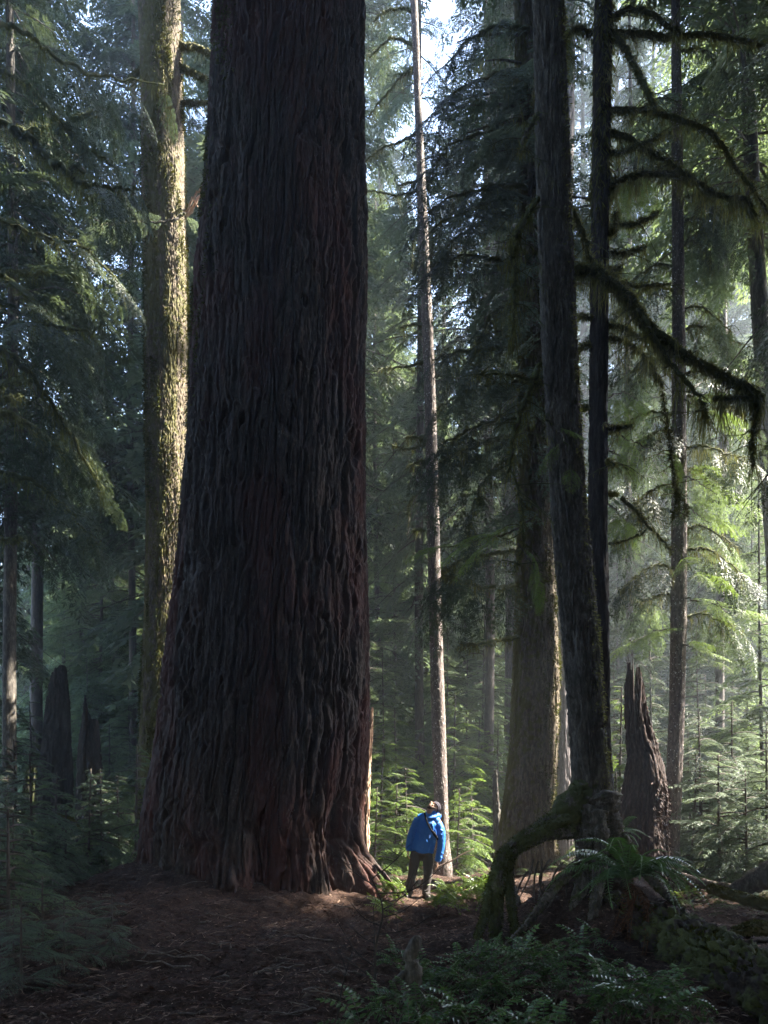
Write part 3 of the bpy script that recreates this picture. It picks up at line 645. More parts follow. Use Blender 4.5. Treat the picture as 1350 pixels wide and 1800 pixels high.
limb(t_root, [(900, 830), (915, 880), (920, 930), (915, 975), (900, 1010)], 8.6, 8.4, .015, .008, 'bark_dark', 149, .8, .16, 120, fz=500)
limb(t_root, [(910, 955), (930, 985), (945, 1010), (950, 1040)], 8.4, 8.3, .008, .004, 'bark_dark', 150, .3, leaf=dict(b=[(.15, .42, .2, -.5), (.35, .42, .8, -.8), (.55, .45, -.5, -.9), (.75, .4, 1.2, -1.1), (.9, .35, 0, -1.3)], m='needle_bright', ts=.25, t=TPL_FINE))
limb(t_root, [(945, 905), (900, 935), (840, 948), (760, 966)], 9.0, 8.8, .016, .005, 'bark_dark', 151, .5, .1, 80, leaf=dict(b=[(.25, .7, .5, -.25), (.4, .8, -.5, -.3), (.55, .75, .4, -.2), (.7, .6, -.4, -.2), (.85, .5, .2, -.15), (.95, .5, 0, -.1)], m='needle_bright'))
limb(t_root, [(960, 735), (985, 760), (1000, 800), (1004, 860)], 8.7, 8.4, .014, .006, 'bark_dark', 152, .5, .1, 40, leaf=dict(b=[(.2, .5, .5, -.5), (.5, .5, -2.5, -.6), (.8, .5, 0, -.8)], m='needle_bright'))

# ---- black pole beside it with arching limbs
t_black, Vt, inf = simple_tree('straight black trunk with long arching mossy limbs, just right of the tree on roots', 'arching_limb_conifer',
    [(0, 1046, 1076), (300, 1042, 1071), (600, 1038, 1068), (900, 1035, 1067), (1100, 1036, 1070), (1300, 1040, 1072), (1420, 1042, 1080), (1520, 1036, 1090)], 10.4, 'bark_black',
    nu=160, dv=.03, K=18, kv=1.8, amp=.016, amp2=.006, lump=.012, seed=161, ztop=17, zmin=.1, mossf=lambda th, v, fur: .05 + .35 * sstep(v, 8, 12))
g = MB(); tufts(g, Vt, sstep(Vt[:, :, 2], 9, 12.5) * vn(np.linspace(0, 20, 160)[None, :], Vt[:, :, 2] * 2, 5) ** 2 + 1e-5, 3500, .16, .014, 18, .25, 1.2); g.obj('moss', M['moss_hang'], t_black)
LB = [([(1066, 62), (1110, 58), (1170, 66), (1240, 62), (1290, 70), (1352, 82)], .06, .04, .22, 700), ([(1068, 40), (1100, 18), (1140, 22), (1180, 50), (1195, 60)], .05, .03, .2, 300),
      ([(1066, 50), (1095, 82), (1120, 125), (1140, 165), (1152, 195)], .055, .04, .16, 300), ([(1066, 196), (1110, 193), (1160, 200), (1215, 218), (1262, 245), (1290, 290), (1320, 330), (1352, 376)], .05, .03, .26, 900),
      ([(1066, 234), (1100, 240), (1135, 262), (1160, 275), (1200, 300), (1222, 315)], .045, .03, .22, 700), ([(1066, 270), (1100, 265), (1135, 250), (1166, 238)], .035, .02, .12, 200),
      ([(1064, 332), (1095, 315), (1140, 306), (1190, 308), (1235, 325), (1265, 345), (1310, 350), (1330, 385)], .055, .035, .34, 1500), ([(1060, 425), (1072, 410), (1082, 395), (1110, 396), (1135, 385), (1157, 374)], .035, .028, .07, 150),
      ([(1078, 412), (1082, 395), (1082, 372)], .03, .026, .03, 30), ([(1066, 442), (1090, 446), (1110, 442), (1136, 433)], .03, .02, .14, 260), ([(1066, 475), (1080, 474), (1094, 470)], .03, .022, .1, 80),
      ([(1064, 570), (1095, 576), (1120, 590), (1150, 600), (1165, 632)], .035, .02, .2, 300), ([(1064, 592), (1100, 602), (1130, 622), (1150, 650), (1165, 680)], .035, .02, .3, 600),
      ([(1062, 755), (1085, 752), (1112, 748)], .028, .026, .1, 200), ([(1062, 812), (1072, 812), (1080, 818)], .025, .022, .1, 120), ([(1066, 868), (1076, 868), (1086, 868)], .014, .01, 0, 0),
      ([(1040, 60), (1010, 50), (985, 85), (960, 92)], .04, .02, .24, 300), ([(1040, 560), (1020, 555), (1006, 565)], .03, .02, .1, 80), ([(1038, 718), (1022, 716)], .02, .015, 0, 0), ([(1038, 606), (1022, 610), (1010, 620)], .03, .02, .1, 60)]
for k, (pix, r0, r1, hl, hn) in enumerate(LB):
    limb(t_black, pix, 10.4, 10.4 - .25 * (k % 3) + .1, r0 * .85, r1 * .8, 'bark_black', 170 + k, .75, hl, int(hn * 1.3), n=34, fz=int(len(pix) * 320), jag=.008)
limb(t_black, [(1165, 690), (1172, 740), (1178, 790), (1186, 845), (1192, 880), (1184, 910)], 10.3, 10.2, .014, .012, 'bark_mossy', 196, .8, .1, 200, fz=1800, mossmat='moss')
limb(t_black, [(1186, 850), (1200, 880), (1210, 905)], 10.2, 10.1, .01, .006, 'bark_mossy', 197, .8, .08, 40, fz=300, mossmat='moss')
limb(t_black, [(1092, 876), (1120, 900), (1135, 920), (1165, 950), (1182, 975)], 10.6, 10.9, .035, .015, 'bark_dark', 198, .7, .2, 160, fz=500)
limb(t_black, [(1070, 955), (1100, 950), (1135, 935)], 10.6, 10.7, .02, .014, 'bark_dark', 199, .7, .12, 80, fz=200)
br = dict(m='needle_bright')
for k, (pix, L) in enumerate([([(1068, 745), (1100, 770), (1150, 790), (1172, 780)], .75), ([(1066, 880), (1090, 905), (1105, 915)], .6), ([(1068, 790), (1085, 800), (1100, 812)], .6), ([(1068, 700), (1090, 690), (1120, 700)], .7), ([(1068, 300), (1100, 300), (1130, 310)], .8)]):
    limb(t_black, pix, 10.5, 11.2, .012, .004, 'bark_dark', 210 + k, .3, leaf=dict(b=[(.15, L, .3, -.3), (.35, L, -.5, -.5), (.6, L, .5, -.4), (.8, L * .9, -.3, -.5), (.98, L * .8, 0, -.4)], m='needle_bright', ts=.1, t=TPL_FINE))

# ---- pale pole on the right, with its bright boughs
t_rp, Vt, inf = simple_tree('slim pale purplish trunk with bright green boughs, right of the broken snag', 'pale_slender_conifer',
    [(0, 1180, 1194), (300, 1181, 1199), (440, 1182, 1202), (700, 1182, 1205), (900, 1181, 1206), (1100, 1180, 1206), (1250, 1178, 1203), (1400, 1170, 1197), (1480, 1164, 1193), (1530, 1158, 1196)], 14.8, 'bark_pole',
    nu=120, dv=.03, K=14, kv=3, amp=.006, amp2=.004, lump=.010, seed=221, ztop=22, zmin=-.1)
r = np.random.default_rng(222); n = 1800; ii = r.integers(0, Vt.shape[0] - 30, n); jj = r.integers(0, 120, n)
tt = 2 * np.pi * jj / 120; nrm = np.stack([np.sin(tt), -np.cos(tt), np.zeros(n)], -1); side = np.stack([np.cos(tt), np.sin(tt), np.zeros(n)], -1)
g = MB(); d = nrm * .5 + side * r.normal(0, .3, n)[:, None]; d[:, 2] = r.choice([-1, 1], n) * .8; d /= np.linalg.norm(d, axis=1)[:, None]
g.quads(kite(Vt[ii, jj] + nrm * .002, d, side, r.uniform(.015, .045, n), r.uniform(.012, .03, n)), r.uniform(.6, 1, n))
g.obj('lichen_flakes', M['lichen'], t_rp)
for k, (pix, L) in enumerate([([(1200, 835), (1225, 845), (1260, 870)], 1.0), ([(1200, 880), (1220, 900), (1250, 920)], 1.0), ([(1200, 980), (1215, 1000), (1235, 1020)], .9), ([(1195, 1130), (1220, 1140), (1245, 1165)], .8),
                              ([(1198, 1050), (1240, 1060), (1290, 1070)], 1.0), ([(1185, 1105), (1150, 1110), (1110, 1130)], 1.0), ([(1200, 700), (1230, 720), (1260, 760)], 1.0)]):
    limb(t_rp, pix, 14.7, 14.2, .018, .006, 'bark_dark', 230 + k, .3, leaf=dict(b=[(.1, L, .4, -.25), (.3, L, -.5, -.35), (.5, L, .5, -.35), (.75, L * .9, -.4, -.35), (.97, L * .9, 0, -.35)], m='needle_bright', ts=.05))

rr = np.random.default_rng(260)
for k, py in enumerate([300, 390, 470, 545, 610, 660, 730, 790, 860, 930, 1000, 1085, 180, 90, 240, 430, 510, 580, 640, 700, 760, 830, 900, 970, 1050, 350]):
    sd = 1 if k % 2 else -1; l = rr.uniform(60, 115); x0 = 1193 + 6 * sd; dy = rr.uniform(5, 45)
    limb(t_rp, [(x0, py), (x0 + sd * l * .35, py - 6), (x0 + sd * l * .7, py + dy * .35), (x0 + sd * l, py + dy)], 14.8, 14.8 + rr.uniform(-.9, 1.1), .03, .008, 'bark_dark', 1262 + k, .8, .4, 320, fz=400, jag=.015,
        leaf=dict(b=[(u, rr.uniform(.9, 1.4), a, p) for u, a, p in ((.35, .9, -.8), (.5, -.9, -.9), (.65, .7, -.7), (.8, -.7, -1.0), (.97, 0, -.7))], m='needle' if k % 3 else 'needle_young', t=TPL_MID) if k != 5 else None)
# ---- broken snags and stumps
def snag(label, rows, Y, seed, spikes, mat='snag', nu=150, group=None, name='broken_snag', z0=-.2, moss=.1):
    x0 = ((rows[-1][1] + rows[-1][2]) / 2 - HX) * Y / F
    Vt, Q, mo, inf = trunk_arrays(rows, Y, nu, .03, K=22, kv=.9, amp=.05 * (Y / 13), amp2=.014, lump=.04, seed=seed, zmin=z0, mossf=lambda th, v, f: moss + 0 * th)
    zs = inf[0]; zt = zs[-1]; th = np.linspace(0, 2 * np.pi, nu, endpoint=False)
    cap = zt - spikes(th) + .10 * (vn(th * 9, th * 0, seed) - .5)
    lim = np.minimum(Vt[:, :, 2], cap[None, :]); Vt[:, :, 2] = lim
    t = thing(name, label, 'tree stump', (float(x0), Y, 0), group)
    trunk_obj('trunk', M[mat], t, Vt, Q, mo); return t, Vt
def spk(c, w, drop, c2=None, d2=0):
    def f(th):
        a = np.abs((th - c + np.pi) % (2 * np.pi) - np.pi); s = drop * sstep(a, w * .3, w * 2.2)
        if c2 is not None:
            b = np.abs((th - c2 + np.pi) % (2 * np.pi) - np.pi); s = np.minimum(s, d2 + drop * sstep(b, w * .3, w * 2))
        return s
    return f
t_snag, Vt = snag('tall broken purple-brown snag with splintered top, left of the pale slim trunk', [(1165, 1101, 1126), (1240, 1100, 1136), (1300, 1103, 1150), (1340, 1104, 1165), (1370, 1102, 1170), (1420, 1092, 1170), (1450, 1088, 1166), (1500, 1080, 1170), (1540, 1074, 1178)], 13.6, 241, spk(5.2, .55, 1.0, .4, .15))
b = MB(); r = np.random.default_rng(5)
for (a, bt, c, d, w) in [(1104, 1300, 1106, 1195, .035), (1112, 1290, 1112, 1158, .05), (1128, 1330, 1119, 1168, .035), (1140, 1330, 1138, 1270, .05), (1150, 1350, 1150, 1290, .04), (1122, 1260, 1127, 1190, .03), (1158, 1380, 1155, 1310, .05)]:
    b.tube(smooth_path([P(a, bt, 13.4), P((a + c) / 2 + 1, (bt + d) / 2, 13.4), P(c, d, 13.45)], 8), np.linspace(w * 1.2, .006, 8), 6, rough=.3, seed=int(a))
b.obj('splinters', M['snag'], t_snag, True)
g = MB(); sel = np.exp(-((np.linspace(0, 2 * np.pi, 150) - .75) / .8) ** 2)[None, :] * sstep(-Vt[:, :, 2], -2.6, -1.6)
tufts(g, Vt, sel + 1e-6, 1500, .09, .022, 19, .6, .9); g.obj('rotten_wood', M['snag'], t_snag)
snag('dark leaning snag with a cut-off slanting top, left of its shorter neighbour', [(1170, 92, 112), (1230, 86, 118), (1300, 80, 120), (1360, 72, 124)], 19.5, 242, spk(1.2, 1.2, .5), 'bark_black', 80, z0=.0)
snag('short pointed dark snag, right of the leaning one on the far left', [(1222, 148, 160), (1260, 146, 168), (1320, 140, 172), (1360, 136, 176)], 19, 243, spk(5.6, .7, .7), 'bark_black', 80, z0=.0)
snag('broken pale sunlit stub leaning out from behind the giant trunk', [(1243, 648, 657), (1300, 643, 655), (1400, 636, 649), (1460, 632, 648)], 16.5, 244, spk(.8, .8, .5), 'pale_wood', 60, z0=0, moss=0)
snag('thin dark upright stub in the sunlit saplings left of the stout mossy trunk', [(1352, 866, 874), (1400, 866, 876), (1460, 867, 879), (1500, 866, 881)], 19, 245, spk(.8, .8, .2), 'bark_dark', 60, z0=0)
snag('small mossy stub poking out of the undergrowth at far left', [(1345, 50, 60), (1370, 44, 60), (1400, 40, 58)], 16, 246, spk(.8, .8, .1), 'bark_dark', 60, z0=0, moss=.6)

# ------------------------------------------------------------------ conifers beyond
TREES = [  # kind, px, Y, scale, material, label, group
 ('tall_e', 738, 23, 1.0, 'needle_far', 'dark drooping conifer directly behind the speckled pole'),
 ('tall_d', 858, 22.6, 1.0, 'needle', 'dense dark conifer filling the space between speckled pole and roots tree'),
 ('tall_n', 20, 17.5, 1.0, 'needle', 'dark conifer with bare grey stem at the far left edge'),
 ('tall_m', -110, 20, 1.0, 'needle', 'heavy dark conifer reaching in from the left edge'),
 ('tall_d', 66, 25, 1.3, 'needle', 'dark hanging conifer above the two dark snags'),
 ('tall_e', 232, 25.5, 1.0, 'needle', 'shaggy conifer just left of the golden mossy trunk'),
 ('tall_c', 352, 26, 1.0, 'needle_far', 'mossy conifer between golden mossy trunk and giant trunk'),
 ('tall_e', 322, 24, .9, 'needle', 'pale slim stem with sparse crown at the right of the golden mossy trunk'),
 ('tall_d', 262, 27, 1.35, 'needle', 'lofty dark conifer standing right behind the golden mossy trunk'),
 ('tall_d', 592, 27, 1.35, 'needle', 'lofty dark conifer whose crown fills the gap at the right edge of the giant trunk'),
 ('tall_b', 650, 45, 1.0, 'needle_far', 'hazy conifer at the right edge of the giant trunk'),
 ('tall_a', 800, 47, 1.0, 'needle_far', 'hazy conifer behind the dense dark one'),
 ('tall_n', 1275, 38, 1.5, 'needle_far', 'shaggy conifer with dark stem right of the pale slim trunk'),
 ('tall_d', 1150, 40.0, 1.45, 'needle_far', 'leafy green conifer behind the arching mossy limbs'),
 ('tall_m', 1235, 41, 1.6, 'needle_far', 'large faint conifer behind the pale slim trunk'),
 ('near_a', 1670, 8.2, 1.0, 'needle', 'dark hanging conifer at the top right edge'),
 ('tall_r', 0, 16.2, 1.0, 'needle_young', 'large drooping conifer whose sunlit boughs hang in from the right edge'),
 ('tall_d', 1025, 39, 1.45, 'needle_far', 'hazy conifer seen between the roots tree and the straight black trunk'),
 ('tall_e', 1268, 23, 1.0, 'needle', 'narrow dark conifer with a black stem above the thicket on the right'),
 ('tall_e', 1105, 24, .9, 'needle', 'narrow dim conifer between the black trunk and the pale slim trunk'),
 ('tall_b', 1165, 50, 1.0, 'needle_far', 'faint conifer rising behind the pale slim trunk'),
 ('tall_d', 1085, 39, 1.5, 'needle_far', 'tall hazy conifer behind the arching limbs'),
 ('tall_m', 1340, 40, 1.6, 'needle_far', 'tall pale conifer far off at the right edge'),
 ('mid_b', 1345, 17, .62, 'needle_young', 'mid green conifer at the right edge'),
]
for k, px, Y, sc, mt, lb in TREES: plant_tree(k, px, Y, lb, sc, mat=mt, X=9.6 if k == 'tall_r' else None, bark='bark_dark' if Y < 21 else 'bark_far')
far = [('tall_a', 648, 38), ('tall_b', 130, 42), ('tall_c', 5, 44), ('tall_b', 265, 48), ('tall_c', 385, 44), ('tall_c', 715, 50),
       ('tall_a', 850, 54), ('tall_a', 700, 52), ('tall_b', 760, 49), ('tall_c', 930, 50), ('tall_a', 990, 53), ('tall_c', 1085, 52), ('tall_b', 1205, 50),
       ('tall_b', 440, 21), ('tall_c', 372, 21.5)]  # these two, mostly hidden by the giant, are added to shade the left background
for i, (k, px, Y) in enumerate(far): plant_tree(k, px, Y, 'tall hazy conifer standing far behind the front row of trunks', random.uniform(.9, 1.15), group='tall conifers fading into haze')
yng = [('young_a', 690, 27), ('young_a', 725, 30), ('young_a', 805, 27), ('young_a', 840, 31), ('mid_b', 700, 36), ('mid_b', 815, 37), ('mid_a', 960, 40), ('mid_a', 745, 42), ('mid_b', 165, 41), ('mid_a', 195, 40), ('mid_b', 140, 42), ('mid_a', 235, 41), ('young_a', 180, 29), ('young_a', 120, 30), ('mid_b', 880, 34), ('young_a', 1230, 23), ('mid_b', 1090, 38), ('young_a', 1075, 22),  ('mid_b', 760, 40), ('young_a', 655, 24), ('mid_b', 1310, 38), ('mid_b', 660, 33), ('mid_b', 860, 39)]
yng += [('mid_a', 640, 36), ('mid_b', 680, 39), ('mid_a', 830, 41), ('mid_a', 870, 37), ('mid_a', 1020, 38), ('mid_a', 1075, 40), ('mid_b', 1120, 39), ('mid_a', 1160, 37),
        ('young_a', 1060, 26.5), ('mid_a', 1210, 40), ('mid_a', 1260, 38), ('mid_a', 120, 38), ('mid_a', 175, 37), ('mid_b', 215, 38), ('mid_b', 250, 39), ('mid_b', 90, 39), ('mid_a', 665, 29), ('mid_b', 700, 28), ('mid_b', 745, 27.5), ('mid_a', 775, 29.5), ('mid_b', 810, 28), ('mid_b', 850, 27.5), ('mid_a', 895, 29), ('mid_b', 725, 30.5), ('mid_b', 140, 29), ('mid_b', 175, 28), ('mid_a', 205, 29.5), ('mid_b', 240, 28.5), ('mid_b', 110, 30), ('mid_b', 1085, 29.5), ('mid_a', 1130, 30), ('mid_b', 1235, 29), ('mid_a', 1275, 30), ('mid_b', 1320, 28), ('young_a', 675, 23.5), ('young_a', 790, 22.5), ('young_a', 845, 23.5), ('young_a', 1085, 24), ('young_a', 1120, 25), ('young_a', 1150, 24), ('young_a', 1240, 25), ('young_a', 1290, 24), ('young_a', 1335, 26), ('mid_a', 45, 38), ('young_a', 150, 27), ('young_a', 205, 28), ('young_a', 230, 25), ('young_a', 770, 25), ('young_a', 865, 26), ('young_a', 815, 24)]
for i, (k, px, Y) in enumerate(yng): plant_tree(k, px, Y, 'young pale green hemlock tree in the hazy clearing behind the trunks', random.uniform(.85, 1.15), mat='needle_young' if px < 1000 else 'needle', name='young_hemlock', group='young hemlocks in the hazy clearing')
sap = [('young_b', 668, 20), ('young_b', 700, 21.5), ('young_b', 742, 22), ('young_b', 800, 21), ('young_b', 838, 22.5), ('young_b', 872, 22), ('sap_a', 690, 18.5), ('sap_a', 720, 19), ('sap_a', 800, 18.5), ('sap_a', 835, 19.5), ('sap_a', 655, 18), ('young_b', 1090, 17), ('sap_a', 1078, 16)]
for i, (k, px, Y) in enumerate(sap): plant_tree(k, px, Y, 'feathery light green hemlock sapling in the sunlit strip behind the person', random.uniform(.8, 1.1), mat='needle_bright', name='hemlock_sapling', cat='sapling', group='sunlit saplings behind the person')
sapL = [('sap_a', 20, 15), ('sap_a', 66, 16.5), ('sap_a', 150, 17.5), ('sap_a', 205, 18.5), ('sap_a', 30, 12.5), ('sap_a', 95, 13.5), ('sap_a', 150, 14.5), ('sap_a', 215, 16), ('sap_a', 5, 11), ('young_b', 60, 20), ('young_b', 120, 22), ('young_b', 195, 23), ('young_b', 240, 24), ('sap_a', 185, 15), ('sap_a', 60, 11.5), ('sap_b', -20, 9.0), ('sap_b', 25, 9.8), ('sap_a', 235, 14.8), ('sap_a', 0, 17), ('sap_b', 15, 8.0), ('sap_b', 120, 13)]
for i, (k, px, Y) in enumerate(sapL): plant_tree(k, px, Y, 'small feathery hemlock sapling in the dim undergrowth left of the mound', random.uniform(.8, 1.1), mat='needle_young' if i % 2 else 'needle_far', name='hemlock_sapling', cat='sapling', group='saplings in the undergrowth on the left')
sapR = [('young_b', 1235, 15), ('young_b', 1290, 15.5), ('young_b', 1345, 14.5), ('young_a', 1320, 18), ('sap_a', 1215, 14.8), ('sap_a', 1262, 13.8), ('sap_a', 1318, 13.2), ('sap_a', 1355, 12.6), ('young_b', 1265, 18), ('young_b', 1215, 18), ('young_b', 1380, 16), ('sap_a', 1240, 16)]
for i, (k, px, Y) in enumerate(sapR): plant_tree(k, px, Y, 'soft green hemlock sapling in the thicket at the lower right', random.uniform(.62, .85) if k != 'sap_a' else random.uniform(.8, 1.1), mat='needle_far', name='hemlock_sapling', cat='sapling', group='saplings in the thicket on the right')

# big limbs reaching in from the conifer off the left edge
t_left = thing('draped_conifer', 'dark conifer just outside the left edge whose mossy limbs hang into view', 'tree', (-10.2, 15.5, 0))
b = MB(); zz = np.linspace(-.2, 26, 30); b.tube([(-10.3 + .02 * z, 15.5, z) for z in zz], .36 - .009 * zz, 20, rough=.08, seed=7)
tr_me = b.mesh('trunk', True); link('trunk', tr_me, M['bark_dark'], t_left)
for k, (pix, r0, r1, hl, hn, lv) in enumerate([([(-30, 200), (20, 225), (55, 232), (110, 215), (168, 198)], .09, .05, .35, 500, 0), ([(20, 225), (60, 250), (95, 290), (148, 298)], .09, .05, .35, 500, 0),
        ([(90, 285), (140, 318), (190, 332), (245, 334)], .06, .02, .4, 500, 1), ([(-40, 40), (40, 60), (120, 110), (190, 135), (290, 145)], .05, .015, .3, 300, 1), ([(-30, 470), (30, 500), (70, 545), (110, 590), (160, 660)], .07, .03, .4, 500, 1),
        ([(-20, 590), (40, 570), (100, 572), (170, 588)], .05, .02, .3, 400, 1), ([(-20, 600), (20, 625), (60, 668), (100, 730), (140, 790), (180, 860)], .07, .03, .45, 700, 1), ([(-30, 720), (0, 725), (50, 745), (90, 780), (130, 810)], .08, .03, .35, 500, 1),
        ([(-20, 690), (20, 668), (55, 668)], .06, .04, .2, 200, 0), ([(-20, 710), (20, 700), (40, 696)], .06, .04, .2, 200, 0), ([(-20, 480), (30, 482), (85, 478)], .05, .03, .15, 200, 0), ([(-20, 950), (10, 950), (45, 946)], .05, .03, .12, 120, 0),
        ([(-30, 380), (60, 410), (150, 440), (230, 520)], .05, .015, .35, 400, 1), ([(-30, 120), (50, 150), (120, 230), (200, 290)], .05, .015, .3, 300, 1), ([(-30, 820), (60, 850), (120, 900), (170, 960)], .05, .015, .35, 400, 1)]):
    lf = dict(b=[(u, 1.9 * (1.15 - .6 * u), a, p) for u, a, p in ((.35, .7, -.5), (.45, -.6, -.6), (.55, .6, -.7), (.65, -.6, -.7), (.75, .5, -.8), (.85, -.5, -.8), (.97, 0, -.9))], m='needle', t=TPL_MID) if lv else None
    limb(t_left, pix, 15.4 - (k % 4) * .8, 15.8 - (k % 3) * .9, r0, r1, 'bark_dark', 300 + k, .8, hl, int(hn * 1.2), n=30, fz=500, leaf=lf, jag=.03)

# ------------------------------------------------------------------ wooded slope: a far-off wood that reads as one mass
def far_wood():
    r = np.random.default_rng(71); mb = MB(); cr = []
    for sd in (1, 2, 3):
        m = MB(); H = 26
        rr = np.random.default_rng(400 + sd)
        for i in range(70):
            f = (i + rr.random()) / 70; z = 1 + (H - 1) * f; place_bough(m, TPL_LOW[rr.integers(3)], (0, 0, z), rr.uniform(0, 6.28), 4.2 * (1 - f) ** .8 * rr.uniform(.6, 1.1) + .3, rr.uniform(-.4, .1), rr.normal(0, .2), rr.uniform(-.2, .3))
        m.tube([(0, 0, -1), (0, 0, H * .5), (0, 0, H)], [.3, .2, .03], 5, .1, cap=False)
        cr.append((np.vstack(m.V), np.vstack(m.Q), np.concatenate(m.T)))
    for i in range(110):
        Y = r.uniform(56, 92); X = r.uniform(-.66, .66) * Y
        V, Q, T = cr[r.integers(3)]; a = r.uniform(0, 6.28); s = r.uniform(.75, 1.15)
        R = np.array([[math.cos(a), -math.sin(a), 0], [math.sin(a), math.cos(a), 0], [0, 0, 1]]) * s
        mb.add(V @ R.T + np.array([X, Y, float(hgt(X, Y))]), Q, T)
    o = mb.obj('distant_wood', M['needle_far']); tag(o, 'pale hazy wood covering the far slope', 'distant wood', kind='stuff')
far_wood()

# unseen boughs added outside the frame for shade, gapped where sun should reach
def canopy():
    r = np.random.default_rng(81); mb = MB(); n = 0
    def put(x, y, z, s):
        tp = TPL_MID if (abs(x) < 11 and y > 0 and z < 16) else (TPL_FAR if (abs(x) < 15 and y > -1) else TPL_LOW)
        place_bough(mb, tp[r.integers(3)], (x, y, z), r.uniform(0, 6.28), s * (.85 if tp is TPL_MID else 1), r.uniform(-.5, .4), r.normal(0, .5))
    def visible(x, y, z, m):
        if y < .3: return False
        px = abs(x) / y; e = (z - 1.6) / y
        return px < .5625 + m / y and e < 1.19 + m / y and e > -.4
    # boughs added on the sun side, left open towards the sunlit spots
    while n < 4300:
        x = r.uniform(4, 26); y = r.uniform(-14, 17); z = r.uniform(0.5, 34)
        sl = y * CA - x * SA; w = z - TANE * (x * CA + y * SA)
        if visible(x, y, z, 3.6): continue
        if w < -16 or w > 21: continue
        if sl > 12.7: continue
        if sl > 9.2 and w < 2.4: continue
        put(x, y, z, r.uniform(1.8, 3.0)); n += 1
    n = 0
    while n < 1700:      # dense curtain of boughs added to shade the giant trunk
        x = r.uniform(9, 22); sl = r.uniform(9.6, 13.1); w = r.uniform(1.2, 19); y = (sl + x * SA) / CA; z = w + TANE * (x * CA + y * SA)
        if visible(x, y, z, 2.6): continue
        if sl > 9.2 and w < 2.6: continue
        put(x, y, z, r.uniform(1.6, 2.3)); n += 1
    # boughs added further up the sun side to keep the left side dim
    n = 0
    while n < 900:
        x = r.uniform(15, 44); sl = r.uniform(12.5, 25); y = (sl + x * SA) / CA; w = r.uniform(9, 38); z = w + TANE * (x * CA + y * SA)
        if visible(x, y, z, 3.2): continue
        if sl < 14.6 and w < 16: continue
        if 14.6 < sl < 20.4: continue
        put(x, y, z, r.uniform(2.0, 3.0)); n += 1
    n = 0
    while n < 3500:      # roof and walls of boughs added around the viewpoint to hold back skylight
        x = r.uniform(-26, 20); y = r.uniform(-22, 12); z = r.uniform(3, 30)
        if visible(x, y, z, 4.2): continue
        if z < 20 and abs(x) < 6 and y > -6: continue
        put(x, y, z, r.uniform(2.2, 3.8)); n += 1
    o = mb.obj('shade_canopy', M['needle']); tag(o, 'dense crowns of the surrounding forest overhead and beside the clearing', 'forest canopy', kind='stuff')
canopy()

# ------------------------------------------------------------------ low plants
def pinnate(seed, n=8, L=.32, ll=.06, lw=.026, droop=.5, ang=68, taper=.5, fold=.25, rise=.5, end=True, start=.15, wav=.1):
    """one compound leaf along +X: rachis plus paired folded leaflets, two quads each"""
    r = np.random.default_rng(seed); A = []; T = []
    def ax(t): return np.array([L * t * (1 - .12 * t), 0, L * (rise * t - droop * t * t)])
    ts = np.linspace(start, .97, n)
    for t in ts:
        o = ax(t); f = ax(min(t + .02, 1)) - o; f /= np.linalg.norm(f)
        k = math.sin(math.pi * (.12 + .88 * (1 - (1 - t) ** 1.0) * .93)) if taper == 1 else 1 - taper * t
        for sd in (-1, 1):
            a = math.radians(ang + r.uniform(-6, 6)); l = ll * k * r.uniform(.88, 1.1); w = lw * (k * .5 + .5) * r.uniform(.9, 1.1)
            d = f * math.cos(a) + np.array([0, sd, 0]) * math.sin(a) + np.array([0, 0, r.uniform(-.25, .05)]); d /= np.linalg.norm(d)
            sv = np.cross(d, [0, 0, 1.0]); sv /= np.linalg.norm(sv); up = np.cross(sv, d)
            mid1 = o + d * l * .3; mid2 = o + d * l * .7 - up * l * .05; tip = o + d * l - up * l * .18; tn = r.uniform(.1, .8)
            for q in (-1, 1):
                e1 = mid1 + sv * q * w * .5 + up * w * fold; e2 = mid2 + sv * q * w * .4 + up * w * fold * .5
                A.append([o, e1, e2, tip] if q > 0 else [o, tip, e2, e1]); T.append(tn)
    if end:
        o = ax(.97); f = ax(1) - ax(.95); f /= np.linalg.norm(f)
        A.append(kite(o[None], f[None], np.array([[0, 1.0, 0]]), np.array([ll]), np.array([lw]))[0]); T.append(.6)
    pts = np.array([ax(t) for t in np.linspace(0, 1, 7)])
    return np.array(A), np.array(T), pts
PIN = [pinnate(s, 7, .30, .062, .030, d, 66, .35, .22, .55) for s, d in ((1, .5), (2, .75), (3, .3), (4, 1.0))]
def rotm(az, pitch, roll, s): return np.array(Matrix.Rotation(az, 3, 'Z') @ Matrix.Rotation(-pitch, 3, 'Y') @ Matrix.Rotation(roll, 3, 'X')) * s
def shrub_meshes(seed, n, H, rad):
    r = np.random.default_rng(seed); lv = MB(); st = MB()
    for k in range(max(2, n // 3)):
        az = r.uniform(0, 6.28); h = H * r.uniform(.5, 1.1); l = rad * r.uniform(.2, .9)
        pts = smooth_path([(0, 0, -.05), (l * .4 * math.cos(az), l * .4 * math.sin(az), h * .6), (l * math.cos(az), l * math.sin(az), h)], 6)
        st.tube(pts, np.linspace(.006, .003, 6), 4, cap=False)
        for j in range(r.integers(3, 6)):
            A, T, ax = PIN[r.integers(4)]; R = rotm(r.uniform(0, 6.28), r.uniform(-.1, .7), r.normal(0, .25), r.uniform(.7, 1.25)); p = pts[-1 - r.integers(3)]
            lv.quads(A @ R.T + p, np.clip(T + r.uniform(-.15, .2), 0, 1)); st.tube(ax @ R.T + p, .0025, 3, cap=False)
    return lv.mesh('leaves'), st.mesh('stem')
SH = [shrub_meshes(s, n, h, w) for s, n, h, w in ((501, 14, .34, .30), (502, 10, .26, .26), (503, 16, .42, .34))]
